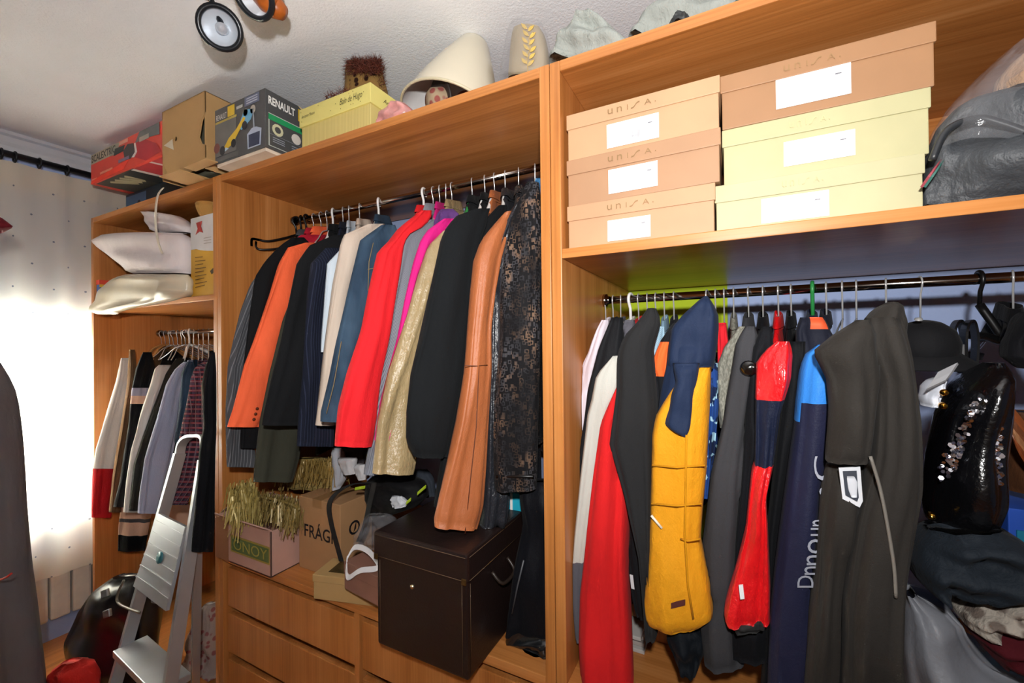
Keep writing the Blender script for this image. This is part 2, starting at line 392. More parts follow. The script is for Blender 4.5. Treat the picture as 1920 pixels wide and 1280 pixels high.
def curtain_sheet(name, x, y0, y1, z0, z1, parent, amp=.012, ny=90, nz=14, ph=0):
    vs = []; fs = []; uv = []
    for i in range(nz):
        t = i/(nz-1); z = z1 + (z0-z1)*t
        for j in range(ny):
            y = y0 + (y1-y0)*j/(ny-1); a = amp*(.55+.6*t)
            vs.append((x + a*math.sin(y*44+ph) + a*.6*math.sin(y*19+1.3*t+ph), y + .008*math.sin(y*30+3*t), z)); uv.append((y*1.25, z))
    for i in range(nz-1):
        for j in range(ny-1): fs.append((i*ny+j, i*ny+j+1, (i+1)*ny+j+1, (i+1)*ny+j))
    return mk(name, vs, fs, cm, parent, True, None, uv)
RODX, RODZ = -3.15, .962
cu = thing('curtain', 'sheer cream curtain with small dark dots over the bright window', 'curtain', (RODX, .6, -1.2))
curtain_sheet('cloth', RODX-.01, -.5, 1.2, -1.19, RODZ-.035, cu)
curtain_sheet('header_band', RODX-.016, -.5, 1.2, RODZ-.15, RODZ-.03, cu, nz=4)
rd = thing('curtain_rod', 'black round curtain rod with rings above the window', 'curtain rod', (RODX, .4, RODZ))
IRON = plain('17181c', .35)
tube('rod', [(RODX, -.6, RODZ), (RODX, 1.38, RODZ)], .016, IRON, rd, 14)
lathe('finial', [(0, .05), (.018, .045), (.027, .025), (.02, .006), (.013, 0)], axisM((RODX, 1.38, RODZ), (0, 1, 0)), IRON, rd, 16)
for y in (-.3, 1.3): tube('bracket', [(LEFTX, y, RODZ), (RODX, y, RODZ)], .009, IRON, rd)
for px in (2, 28, 74, 126, 217):
    c = onX(px, 330, RODX); y = c.y
    rg = [(RODX + .003*math.sin(a*3), y, RODZ - .008 + 0) for a in (0,)]
    pts = [(RODX + .025*math.cos(a), y, RODZ - .007 + .025*math.sin(a)) for a in [2*math.pi*k/20 for k in range(20)]]
    tube('ring', pts, .0045, IRON, rd, 8, True)

# ------------------------------------------------------------------ hangers and garments
def hook_pts(X, Y, Z, e, r=.0165, drop=.075, oz=-.0018):
    e = Vector((e[0], e[1], 0)).normalized(); pts = []
    for k in range(13):
        a = R(205 - k*19.5); pts.append(Vector((X, Y, Z+oz)) + e*(r*math.cos(a)) + Vector((0, 0, r*math.sin(a))))
    pts.append(Vector((X, Y, Z-.03)) + e*.004); pts.append(Vector((X, Y, Z-drop))); return pts
HM = {'chrome': CHROME, 'white': WHITEP, 'black': BLACKP, 'wood': plain('b98a54', .45), 'green': plain('2c8a45', .4), 'peach': plain('d9a066', .4)}
def hanger(X, Y, Z, e, what, kind='chrome', arms=None, half=.19, drop=.075, armdrop=.085):
    arms = arms or kind
    t = thing('clothes_hanger', '%s hook hanger carrying the %s' % ({'peach': 'peach plastic', 'chrome': 'chrome wire', 'green': 'green plastic'}.get(kind, kind+' plastic'), what), 'hanger', (X, Y, Z), 'clothes hangers on the rails')
    tube('hook', hook_pts(X, Y, Z, e, .0165 if kind == 'chrome' else .0192, drop), .0021 if kind == 'chrome' else .0048, HM[kind], t, 8)
    e = Vector((e[0], e[1], 0)).normalized(); c = Vector((X, Y, Z-drop))
    for a_, half in ((e, .12), (Vector((0, 1, 0)), .16)):
        pts = smooth_path([c, c + a_*.05 - Vector((0, 0, .02)), c + a_*half*.7 - Vector((0, 0, .055)), c + a_*half - Vector((0, 0, .085))], 4)
        tube('shoulder_arm', pts, .0025 if arms == 'chrome' else .007, HM[arms], t, 8)
    return t
def torso(name, X, Y, e, z0, z1, half, th, mat, parent, seed=0, fl=1.0, hf=.12):
    """body of a hung garment: near half turned towards its sleeve, far half straight back from the rail"""
    e = Vector((e[0], e[1], 0)).normalized(); nz, n = 22, 24; vs = []; fs = []; uv = []
    for i in range(nz):
        t = (i/(nz-1)); z = z0 + (z1-z0)*t; dz = z0 - z
        k = (.3 + .7*min(1, dz/.10)**.8) if dz < .10 else 1
        tk = th*(.5 + .5*min(1, dz/.08))
        for j in range(n):
            q = 2*math.pi*j/n; cq, sq = math.cos(q), math.sin(q)
            f = th*.12*(math.sin(4*q+seed+2*t) + math.sin(7*q+2*seed-3*t))*min(1, t*3)
            u = math.copysign(abs(cq)**.8, cq); a = e*(hf*k*u) if u > 0 else Vector((0, -1, 0))*(half*k*u)
            w_ = (tk+f)*math.copysign(abs(sq)**.7, sq)
            vs.append(Vector((X + w_, Y, z)) + a)
            uv.append((cq*half*6, z*3))
    for i in range(nz-1):
        for j in range(n): fs.append((i*n+j, i*n+(j+1) % n, (i+1)*n+(j+1) % n, (i+1)*n+j))
    fs += [tuple(range(n)), tuple((nz-1)*n+j for j in range(n))[::-1]]
    return mk(name, vs, fs, mat, parent, True, None, uv)
HOOKS = {1.33: [556, 566, 576, 590, 604, 615, 626, 645, 656, 676, 712, 797, 815, 827, 838, 850, 888, 912, 930, 950, 975, 1006],
         1.39: [1136, 1150, 1164, 1183, 1198, 1214, 1230, 1246, 1264, 1326, 1342, 1358, 1376, 1404, 1431, 1460, 1484, 1524, 1550, 1580, 1606, 1662, 1725, 1900],
         1.30: [303, 310, 318, 325, 333, 341, 348, 355, 363, 372, 381, 391]}
def slab(hook, ry):
    xs = [onY(h, 600, ry).x for h in HOOKS[ry]]; x = onY(hook, 600, ry).x
    return .44*min(abs(a-x) for a in xs if abs(a-x) > 1e-6)
GARM = []
def edges_to_rows(left, right):
    """left: [(y, x)...]; right: same or a list of widths"""
    def it(L, y):
        if y <= L[0][0]: return L[0][1]
        for (a, b), (c, d) in zip(L, L[1:]):
            if y <= c: return b + (d-b)*(y-a)/(c-a)
        return L[-1][1]
    ys = sorted(set([a for a, _ in left] + [a for a, _ in right if left[0][0] <= a <= left[-1][0]]))
    return [(y, it(left, y), it(right, y)) for y in ys]
MINA = 58
def garment(name, label, cat, hook, railpos, Yf, rows, mat, group, short, th=.028, hk='chrome', arms=None, half=.2, fold=.004,
            fwd=False, long=.0, collar=True, back=True, paint=None, mats=None, res=(40, 36), seed=None, drop=.075, hz=None, bulge=None, ends=(.35, .8), bodymat=None, sl='sleeve'):
    """a jacket on its hanger: the near sleeve follows its outline on its own upright plane; body and far sleeve hang behind it"""
    ry, rz = railpos
    hp = onY(hook, 600, ry); X = hp.x
    mid = rows[len(rows)//2]; mx = (mid[1]+mid[2])/2 if len(mid) == 3 else (mid[1]+mid[3])/2
    my = mid[0]
    fp = onY(mx, my, Yf)
    d = Vector((fp.x-X, fp.y-ry, 0)).normalized()
    seed = hook if seed is None else seed
    t = thing(name, label, cat, (X, ry, rz-.1), group)
    if fwd: H, e = (fp.x, Yf), (1, 0)              # sleeve turned towards the room
    else:                                          # sleeve plane through the cuff, never edge-on to its own slack
        H, e = (fp.x, fp.y), d
        r_ = Vector((fp.x, fp.y, 0)).normalized(); p_ = Vector((r_.y, -r_.x, 0))
        if abs(d.dot(p_)) < math.sin(R(MINA)):
            e = p_*math.copysign(math.sin(R(MINA)), d.dot(p_)) + r_*math.copysign(math.cos(R(MINA)), d.dot(r_))
    s = strip(sl, rows, H, e, th, mats or mat, t, nz=res[0], n=res[1], fold=fold, paint=paint, seed=seed, bulge=bulge, ends=ends)
    zs = [v.co.z - CZ for v in s.data.vertices]; zb, zt = min(zs), max(zs)
    bm_ = bodymat or (mats[0] if mats else mat)
    top = min(zt, rz-.06)
    b = torso('body', X, ry, d, rz-drop+.005 if collar else top, (hz if hz is not None else max(zb+.05, -.45) if ry > 1.35 else zb+.05), half, min(th, .03, slab(hook, ry)), bm_, t, seed)
    if collar:
        c = Vector((X, ry, rz-drop)); nn = Vector((d.y, -d.x, 0)); vs = []; fs = []
        for i, (k, h) in enumerate(((1.25, -.02), (1.0, .004), (.95, .022), (1.12, .02), (1.45, -.012))):
            for j in range(16):
                q = 2*math.pi*j/16; vs.append(c + (d if math.cos(q) > 0 else Vector((0, -1, 0)))*(.055*k*math.cos(q)) + Vector((min(.02, slab(hook, ry))*.7*k*math.sin(q), 0, 0)) + Vector((0, 0, h - .012*math.cos(q))))
        for i in range(4):
            for j in range(16): fs.append((i*16+j, i*16+(j+1) % 16, i*16+16+(j+1) % 16, i*16+16+j))
        mk('collar', vs, fs, bm_, t, True)
    far = None
    if back:                                        # far sleeve, hanging straight down behind the body
        vs = []; nz_, n_ = 14, 14; w_ = min(th, .03, slab(hook, ry)); za, zc = rz-drop-.09, max(zb, -.5) if ry > 1.35 else zb
        yc = min(ry + half + .02, DEP - .06)
        for i_ in range(nz_):
            t_ = i_/(nz_-1); k_ = .5 + .5*min(1, t_*5)
            for j_ in range(n_):
                q = 2*math.pi*j_/n_; vs.append((X + w_*k_*math.sin(q), yc + .015*t_ + .04*k_*math.cos(q), za + (zc-za)*t_))
        fs = [(i_*n_+j_, i_*n_+(j_+1) % n_, (i_+1)*n_+(j_+1) % n_, (i_+1)*n_+j_) for i_ in range(nz_-1) for j_ in range(n_)] + [tuple(range(n_)), tuple((nz_-1)*n_+j_ for j_ in range(n_))[::-1]]
        far = mk(sl, vs, fs, bm_, t, True)
    ev = Vector((e[0], e[1], 0)).normalized(); aw = Vector((ev.y, -ev.x, 0)); aw = aw if aw.dot(Vector((fp.x, fp.y, 0))) > 0 else -aw
    hg_ = hanger(X, ry, rz, d, short, hk, arms, drop=drop)
    GARM.append(dict(t=t, ry=ry, hook=hook, Yf=Yf, away=aw, far=far, hanger=hg_))
    return t, H, Vector((e[0], e[1], 0)).normalized(), d
def decal_on(H, e, px, py, off):
    e = Vector((e[0], e[1], 0)).normalized(); nn = Vector((e.y, -e.x, 0)); Hv = Vector((H[0], H[1], 0))
    p = on_plane(px, py, Hv, nn)
    k = -1 if nn.dot(p) > 0 else 1
    q = p + nn*k*off
    return on_plane(px, py, q, nn)
CR = (1.33, .602)
GC = 'coats and jackets on the middle rail'
def W(left, w):  # right edge by constant or per-point widths
    return edges_to_rows(left, [(y, x + (w if isinstance(w, (int, float)) else w[i])) for i, (y, x) in enumerate(left)])
def cgar(*a, **k): return garment(*a, **k)
L_black0 = [(445, 548), (460, 525), (490, 497), (520, 478), (700, 455), (840, 450)]
cgar('jacket', 'black jacket on a plastic hanger whose bare arm sticks out by the wood panel', 'jacket', 566, CR, 1.06, W(L_black0, [22, 60, 70, 70, 60, 50]),
     fabric('121214', .8), GC, 'black jacket by the wood panel', hk='black', th=.015)
bh = thing('clothes_hanger', 'black plastic hanger with a bare notched arm against the wood panel', 'hanger', onY(545, 425, 1.3), 'clothes hangers on the rails')
tube('hook', hook_pts(onY(556, 420, 1.33).x, 1.33, .602, (-.3, -1), .0192, .06), .0048, BLACKP, bh)
tube('shoulder_arm', smooth_path([onY(556, 440, 1.33), onY(535, 446, 1.27), onY(505, 452, 1.20), onY(485, 450, 1.16), onY(472, 448, 1.13), onY(467, 453, 1.125), onY(467, 462, 1.125)], 5), .0055, BLACKP, bh)
tube('lower_bar', smooth_path([onY(478, 453, 1.145), onY(480, 463, 1.145), onY(490, 468, 1.16), onY(520, 466, 1.22), onY(545, 458, 1.29)], 5), .005, BLACKP, bh)
L1 = [(490, 505), (496, 497), (533, 470), (584, 451), (640, 437), (686, 427), (772, 424), (875, 426)]
cgar('blazer', 'charcoal pinstripe blazer next to the orange blazer', 'blazer', 576, CR, .99, W(L1, [30, 55, 60, 62, 62, 60, 56, 50]),
     fabric('4a4b4f', .8, pat='pin', h2='77787c'), GC, 'charcoal pinstripe blazer', hk='black', th=.018)
Lcr = [(440, 565), (470, 520), (500, 515), (600, 500), (700, 490), (840, 470)]
cgar('sweater', 'crimson red sweater squeezed beside the orange blazer', 'sweater', 590, CR, 1.10, W(Lcr, [50, 60, 60, 50, 40, 22]),
     fabric('b21f33', .85), GC, 'crimson sweater', th=.015)
L2 = [(455, 572), (463, 541), (494, 524), (550, 507), (640, 476), (686, 458), (765, 438), (800, 427)]
R2 = [(455, 605), (463, 592), (494, 580), (550, 570), (640, 545), (700, 530), (772, 506), (806, 486)]
tt, H, e, d = cgar('blazer', 'bright orange blazer with three brown cuff buttons', 'blazer', 604, CR, 1.0, edges_to_rows(L2, R2),
     fabric('f4683f', .75, vary=.08), GC, 'orange blazer', th=.02)
for px, py in ((482, 766), (479, 776), (476, 786)):
    p = decal_on(H, e, px, py, .026); lathe('button', [(0, .004), (.004, .0035), (.006, 0), (.006, -.004)], axisM(p, -p), plain('5a2a14', .3), tt, 12)
Lol = [(470, 600), (500, 570), (600, 530), (700, 505), (790, 487), (860, 479), (903, 476)]
Rol = [(470, 640), (500, 625), (600, 610), (700, 590), (790, 570), (860, 560), (912, 545)]
cgar('coat', 'dark olive parka longer than the jackets around it', 'coat', 615, CR, 1.05, edges_to_rows(Lol, Rol), fabric('3b3b31', .85), GC, 'dark olive parka', th=.016, collar=False)
L4 = [(441, 625), (460, 580), (494, 557), (550, 546), (640, 527), (696, 513), (772, 496), (797, 492)]
R4 = [(441, 650), (460, 655), (494, 650), (550, 640), (640, 622), (696, 605), (772, 580), (796, 568)]
cgar('jacket', 'plain black wool jacket between the orange blazer and a navy jacket', 'jacket', 626, CR, 1.03, edges_to_rows(L4, R4), fabric('17181a', .9), GC, 'plain black wool jacket', hk='white', th=.022)
L5 = [(465, 610), (494, 583), (550, 577), (640, 571), (703, 568), (779, 561), (836, 558)]
cgar('jacket', 'dark navy striped jacket beside the beige coat', 'jacket', 645, CR, 1.04, W(L5, [40, 60, 60, 60, 62, 66, 66]), fabric('181c2a', .85, pat='pin', h2='2c3145'), GC, 'navy striped jacket', th=.022)
L6 = [(470, 636), (494, 614), (533, 611), (600, 606), (660, 602)]
cgar('shirt', 'pale blue white shirt sliver behind the beige coat', 'shirt', 656, CR, 1.07, W(L6, [20, 50, 50, 50, 45]), fabric('c6d2dc', .8), GC, 'pale shirt', th=.014)
L7 = [(420, 690), (440, 645), (460, 639), (533, 625), (640, 611), (720, 603), (797, 592)]
R7 = [(420, 722), (440, 700), (460, 690), (533, 672), (640, 646), (720, 636), (801, 632)]
cgar('coat', 'light beige coat beside the denim jacket', 'coat', 676, CR, 1.07, edges_to_rows(L7, R7), fabric('cdbcac', .8, vary=.08), GC, 'light beige coat', th=.022)
L8 = [(422, 715), (449, 677), (491, 667), (547, 653), (640, 632), (703, 620), (772, 603), (790, 602)]
R8 = [(422, 740), (449, 750), (491, 740), (547, 725), (640, 705), (703, 680), (772, 650), (798, 630)]
tt, H, e, d = cgar('jacket', 'faded blue denim jacket with stitched seams', 'jacket', 712, CR, 1.035, edges_to_rows(L8, R8), fabric('2f4256', .85, pat='denim', h2='4b6277'), GC, 'denim jacket', hk='white', th=.024)
for pl in ([(455, 700), (490, 692), (545, 690)], [(505, 690), (500, 712)], [(640, 640), (720, 626), (775, 612)]):
    tube('seam', [decal_on(H, e, x, y, .0245) for y, x in pl], .0014, fabric('8a7a5a', .8), tt, 6)
L9 = [(395, 790), (410, 770), (426, 750), (452, 731), (471, 711), (547, 694), (617, 680), (696, 654), (765, 637), (836, 629)]
R9 = [(395, 808), (410, 806), (426, 792), (443, 758), (460, 752), (505, 746), (561, 737), (640, 725), (703, 713), (772, 706), (842, 694)]
cgar('coat', 'bright red wool coat in the middle of the rail', 'coat', 797, CR, 1.02, edges_to_rows(L9, R9), fabric('e0252c', .8, vary=.06), GC, 'bright red coat', hk='white', th=.03)
L10 = [(412, 805), (443, 753), (460, 747), (505, 742), (561, 733), (640, 722), (703, 709), (772, 702), (837, 695), (890, 685)]
cgar('jacket', 'grey knitted tweed jacket between the red coat and a magenta one', 'jacket', 815, CR, 1.05, W(L10, [22, 52, 48, 36, 30, 24, 20, 16, 14, 14]), fabric('8b8f98', .9, pat='knit', h2='62656e'), GC, 'grey tweed jacket', th=.018, hk='chrome', arms='wood')
L11 = [(410, 832), (429, 804), (449, 790), (491, 776), (561, 759), (634, 745), (703, 727), (755, 713), (825, 702)]
cgar('jacket', 'magenta pink jacket showing as a thin strip beside khaki satin', 'jacket', 827, CR, 1.05, W(L11, [22, 50, 55, 52, 46, 40, 36, 34, 30]), fabric('d1217e', .7), GC, 'magenta jacket', th=.016)
Lp = [(392, 828), (400, 822), (415, 815), (440, 812)]
cgar('scarf', 'purple scarf at the top of the magenta jacket', 'scarf', 838, CR, 1.2, W(Lp, [22, 38, 45, 46]), fabric('5a3a72', .8), GC, 'purple scarf', th=.012, collar=False, back=False)
L12 = [(432, 832), (460, 804), (477, 798), (519, 784), (589, 764), (640, 747), (703, 727), (792, 709), (887, 699)]
R12 = [(432, 850), (460, 860), (477, 856), (519, 850), (589, 830), (640, 815), (703, 800), (792, 785), (830, 780), (899, 771)]
cgar('coat', 'khaki gold satin coat with a gathered hem', 'coat', 850, CR, 1.03, edges_to_rows(L12, R12), fabric('a58f68', .36, spec=.6, wr=.8, vary=.1), GC, 'khaki satin coat', th=.026, fold=.006)
L13 = [(392, 890), (401, 860), (423, 840), (449, 829), (499, 818), (575, 801), (640, 787), (703, 771), (772, 763), (827, 763), (856, 778)]
R13 = [(392, 918), (401, 915), (423, 910), (449, 900), (499, 893), (575, 885), (640, 880), (703, 875), (772, 862), (827, 850), (866, 835)]
cgar('coat', 'black wool coat with a wide sleeve next to brown leather', 'coat', 888, CR, 1.02, edges_to_rows(L13, R13), fabric('16181a', .9), GC, 'wide black wool coat', hk='chrome', arms='green', th=.032)
L13b = [(385, 935), (395, 925), (429, 894), (460, 875), (560, 855), (700, 845), (850, 830), (950, 815)]
cgar('coat', 'long black coat hidden behind the brown leather coat', 'coat', 912, CR, 1.10, W(L13b, [15, 25, 50, 55, 55, 55, 55, 60]), fabric('131416', .9), GC, 'long black coat', th=.022, arms='white')
L14 = [(397, 948), (421, 927), (449, 905), (488, 891), (547, 885), (617, 879), (703, 871), (792, 857), (858, 843), (926, 826), (978, 814), (988, 816)]
R14 = [(397, 962), (421, 956), (449, 945), (488, 935), (547, 925), (617, 917), (686, 917), (772, 912), (875, 907), (944, 902), (1004, 888)]
tt, H, e, d = cgar('coat', 'tan brown leather coat whose cuff rests on the dark trunk', 'coat', 930, CR, 1.02, edges_to_rows(L14, R14), fabric('ab6238', .5, spec=.45, wr=.35, vary=.1), GC, 'tan leather coat', arms='white', th=.03)
for pl in ([(685, 872), (686, 895), (684, 914)], [(687, 898), (800, 893), (900, 882), (1000, 872)]):
    tube('seam', [decal_on(H, e, x, y, .0305) for y, x in pl], .0013, plain('5e2f18', .6), tt, 6)
L15 = [(382, 968), (415, 947), (454, 930), (482, 922), (561, 919), (640, 918), (760, 915), (860, 912), (940, 908), (1000, 905)]
cgar('jacket', 'glossy black quilted leather coat behind the patterned one', 'jacket', 950, CR, 1.10, W(L15, [12, 30, 40, 45, 42, 40, 38, 40, 45, 40]), fabric('23252b', .32, spec=.6, wr=.9), GC, 'glossy quilted coat', arms='white', th=.024, fold=.007, hz=-.38)
L16 = [(342, 990), (373, 978), (421, 961), (477, 950), (561, 942), (640, 940), (737, 930), (841, 928), (918, 930)]
tt, H, e, d = cgar('coat', 'black coat covered in a bronze woven key pattern', 'coat', 975, CR, 1.06, W(L16, [20, 34, 52, 62, 68, 70, 78, 78, 72]), fabric('131214', .75, pat='glyph', h2='7e6350', vary=.1), GC, 'bronze patterned black coat', th=.03)
tube('trim_band', [decal_on(H, e, x, 893, .03) for x in (931, 965, 1000)], .004, plain('0b0b0c', .4), tt, 6)
L17 = [(335, 1006), (387, 998), (446, 984), (475, 996), (505, 1010)]
cgar('jacket', 'metallic teal blue quilted jacket pressed against the wood divider', 'jacket', 1006, CR, 1.10, W(L17, [14, 28, 45, 35, 20]), fabric('1f5c86', .35, spec=.6, wr=.8), GC, 'teal blue jacket', th=.016, half=.1, collar=False, back=False)
# ------------------------------------------------------------------ right bay: sportswear and coats
RR = (1.39, .141); GR = 'coats and jackets on the low rail'
def rgar(name, label, cat, hook, Yf, left, right, mat, short, **k):
    rows = edges_to_rows(left, right)
    k.setdefault('th', .05); k.setdefault('half', .19); k.setdefault('drop', .085)
    return garment(name, label, cat, hook, RR, Yf, rows, mat, GR, short, fwd=True, **k)
rgar('shirt', 'white shirt hanging closest to the wood divider of the low rail', 'shirt', 1136, 1.17,
     [(600, 1128), (640, 1112), (660, 1105), (690, 1090), (740, 1081), (768, 1078), (806, 1085)],
     [(600, 1142), (640, 1140), (680, 1132), (735, 1125), (806, 1112)], fabric('cfc4cd', .8), 'white shirt', th=.03, half=.15)
rgar('jacket', 'black softshell jacket beside the white shirt', 'jacket', 1150, 1.14,
     [(595, 1147), (652, 1124), (727, 1104), (786, 1097), (926, 1074), (995, 1067), (1190, 1081)],
     [(595, 1168), (652, 1170), (727, 1160), (786, 1150), (926, 1120), (995, 1112), (1190, 1108)], fabric('16171a', .7), 'black softshell', th=.03, half=.15)
rgar('sweater', 'mid grey sweater behind the white ski jacket', 'sweater', 1164, 1.16, [(600, 1172), (645, 1150), (700, 1140), (800, 1135)], [(600, 1190), (645, 1195), (700, 1190), (800, 1185)],
     fabric('55545c', .85), 'mid grey sweater', th=.03, half=.15)
rgar('jacket', 'white ski jacket with grey lower sleeve beside a red coat', 'jacket', 1183, 1.09,
     [(667, 1150), (702, 1120), (747, 1111), (777, 1103), (954, 1085), (1044, 1075), (1108, 1074), (1190, 1082)],
     [(667, 1162), (702, 1170), (747, 1170), (777, 1160), (954, 1130), (1044, 1115), (1190, 1110)], fabric('b9b8b0', .75), 'white ski jacket', hk='white', th=.04,
     mats=[fabric('b9b8b0', .75), fabric('55555c', .75)], paint=lambda y, u: 1 if y > 1045 else 0, half=.16)
rgar('coat', 'long red fleece coat beside the white ski jacket', 'coat', 1198, 1.055,
     [(725, 1158), (790, 1131), (881, 1117), (990, 1103), (1108, 1090), (1198, 1088), (1284, 1092)],
     [(725, 1166), (790, 1172), (845, 1176), (926, 1180), (1062, 1178), (1284, 1187)], fabric('c81e20', .85, vary=.07), 'long red fleece coat', th=.05, fold=.007)
tt, H, e, d = rgar('jacket', 'charcoal fleece jacket with angled sleeve beside the red coat', 'jacket', 1214, 1.03,
     [(578, 1215), (600, 1200), (630, 1172), (665, 1160), (727, 1159), (831, 1144), (922, 1172), (1035, 1200), (1135, 1210), (1190, 1215)],
     [(578, 1230), (602, 1240), (652, 1225), (697, 1228), (760, 1233), (881, 1230), (1062, 1224), (1190, 1232)], fabric('242425', .9), 'charcoal fleece', th=.045, fold=.006)
blk_, _h, _e, _d = rgar('jacket', 'black lower layer with a white reflective strip under the charcoal fleece', 'jacket', 1230, 1.075,
     [(700, 1190), (930, 1174), (1035, 1176), (1110, 1186), (1150, 1195)], [(700, 1230), (930, 1225), (1035, 1218), (1150, 1222)], fabric('121316', .7), 'black lower layer', th=.03, collar=False, half=.15)
quad('reflective_strip', [onY(1181, 1076, 1.04), onY(1187, 1078, 1.04), onY(1190, 1104, 1.04), onY(1184, 1102, 1.04)], plain('c9c9cc', .4), blk_, .002, Vector((0, -1, 0)))
rgar('shirt', 'light blue checked shirt between charcoal fleece and orange jacket', 'shirt', 1246, 1.13, [(612, 1238), (647, 1215), (677, 1219), (720, 1225)], [(612, 1246), (647, 1250), (677, 1245), (720, 1250)],
     fabric('7f9fb4', .8, pat='knit', h2='a7c1cf'), 'blue checked shirt', th=.02, half=.14)
rgar('jacket', 'black jacket with an orange shoulder panel beside the navy hood', 'jacket', 1264, 1.10,
     [(605, 1262), (637, 1240), (660, 1230), (690, 1220), (704, 1226), (760, 1232)], [(605, 1275), (637, 1270), (660, 1265), (704, 1262), (760, 1260)], fabric('17181c', .8), 'black and orange jacket', th=.025,
     mats=[fabric('17181c', .8), fabric('f0672f', .75)], paint=lambda y, u: 1 if 640 < y < 706 else 0, half=.15)
# quilted navy and yellow coat
NV, YL = fabric('1d2942', .7), fabric('d8931a', .7, vary=.08, wr=.55)
tt, H, e, d = rgar('coat', 'quilted coat with navy hood and bright yellow lower sleeve', 'coat', 1326, 1.02,
     [(688, 1312), (712, 1270), (720, 1266), (745, 1250), (777, 1231), (813, 1224), (945, 1221), (1017, 1219), (1085, 1212), (1130, 1208), (1160, 1213), (1174, 1240)],
     [(688, 1334), (745, 1332), (881, 1325), (950, 1318), (1008, 1314), (1085, 1330), (1148, 1339), (1174, 1300)], YL, 'navy and yellow quilted coat', th=.05, ends=(.5, .55), bodymat=NV)
strip('shoulder', [(640, 1258, 1342), (686, 1250, 1336), (730, 1240, 1318), (790, 1232, 1300)], (H[0], H[1]+.03), (1, 0), .05, NV, tt, nz=14, ends=(.6, .6))
strip('inner_panel', [(680, 1262, 1312), (715, 1268, 1309), (745, 1257, 1306), (777, 1249, 1305), (790, 1247, 1304), (797, 1250, 1302), (804, 1262, 1298), (813, 1283, 1290)], (H[0], H[1]-.02), (1, 0), .04, NV, tt, nz=30, ends=(.6, .85), fold=.002)
strip('hood', [(556, 1320, 1328), (570, 1305, 1338), (590, 1282, 1347), (615, 1260, 1348), (650, 1254, 1345), (690, 1250, 1338)], (H[0], 1.06), (1, 0), .06, NV, tt, nz=16, ends=(.2, .6))
for y, xs in ((872, (1223, 1270, 1322)), (944, (1222, 1270, 1316)), (1010, (1276, 1290, 1313))):
    tube('quilt_seam', [onY(x, y + (4 if i == 1 else 0), H[1]-.052-.006*(i == 1)) for i, x in enumerate(xs)], .0022, fabric('c4840f', .8), tt, 6)
tube('quilt_seam', [onY(x, y, H[1]-.0575) for x, y in ((1287, 815), (1286, 900), (1284, 1000), (1290, 1100), (1300, 1160))], .0022, fabric('c4840f', .8), tt, 6)
tube('zip', [onY(x, y, H[1]-.05) for x, y in ((1221, 966), (1241, 990))], .003, plain('d9d2c0', .4), tt, 6)
quad('brand_patch', [onY(x, y, H[1]-.053) for x, y in ((1258, 1129), (1258, 1140), (1285, 1133), (1285, 1123))], plain('4a1f1c', .6), tt, .003, Vector((0, -1, 0)))
rgar('shirt', 'blue camouflage shirt behind the yellow quilted coat', 'shirt', 1342, 1.10, [(680, 1328), (760, 1326), (870, 1320), (930, 1318)], [(680, 1346), (760, 1348), (870, 1338), (930, 1332)],
     fabric('1f3f7c', .8, pat='camo', h2='122040'), 'blue camouflage shirt', th=.02, half=.14, collar=False)
rgar('sweater', 'grey speckled wool sweater beside the charcoal coat', 'sweater', 1376, 1.12, [(612, 1385), (652, 1357), (690, 1343), (730, 1341), (800, 1350)], [(612, 1408), (652, 1405), (690, 1400), (730, 1385), (800, 1370)],
     fabric('6d6c62', .95, pat='tweed', h2='8d8b80'), 'grey speckled sweater', th=.03, half=.15)
rgar('jacket', 'bright red sweatshirt just behind the navy hood', 'jacket', 1358, 1.15, [(605, 1346), (640, 1345), (700, 1345)], [(605, 1362), (640, 1366), (700, 1366)], fabric('c9202a', .85), 'red sweatshirt', th=.025, half=.13, collar=False)
rgar('coat', 'long charcoal wool coat left of the shiny red jacket', 'coat', 1404, 1.05,
     [(612, 1397), (640, 1380), (690, 1372), (740, 1363), (790, 1356), (881, 1334), (1017, 1317), (1153, 1312), (1239, 1321)],
     [(612, 1416), (640, 1424), (690, 1420), (740, 1415), (836, 1402), (972, 1395), (1085, 1390), (1239, 1395)], fabric('39393c', .9), 'long charcoal coat', th=.045)
tt, H, e, d = rgar('coat', 'black velvet coat with one large round button', 'coat', 1431, 1.03,
     [(612, 1428), (650, 1412), (690, 1402), (745, 1398), (880, 1392), (1000, 1380), (1150, 1372), (1230, 1372)], [(612, 1446), (650, 1450), (745, 1448), (880, 1440), (1000, 1432), (1150, 1440), (1230, 1440)],
     fabric('0f1014', .8), 'black velvet coat', th=.03, hk='chrome', arms='white')
lathe('button', [(0, .006), (.012, .004), (.016, 0), (.016, -.004)], axisM(onY(1403, 690, H[1]-.033), (-.3, -1, 0)), plain('0a0a0a', .15, coat=1), tt, 16)
RD, NVQ = fabric('cf1219', .3, spec=.6, wr=.7), fabric('141a2e', .5, wr=.5)
tt, H, e, d = rgar('jacket', 'glossy red puffer jacket with a navy upper arm band', 'jacket', 1460, .99,
     [(640, 1455), (655, 1437), (677, 1418), (740, 1416), (867, 1414), (881, 1409), (990, 1398), (1062, 1380), (1110, 1365), (1140, 1357), (1158, 1360)],
     [(640, 1480), (660, 1486), (709, 1482), (772, 1462), (867, 1450), (926, 1436), (1000, 1440), (1085, 1444), (1158, 1443)], RD, 'glossy red puffer', th=.045, fold=.007,
     mats=[RD, NVQ], paint=lambda y, u: 1 if 745 < y < 868 else 0)
strip('cuff', [(1150, 1366, 1440), (1172, 1374, 1434)], H, (1, 0), .035, plain('121212', .8), tt, nz=6)
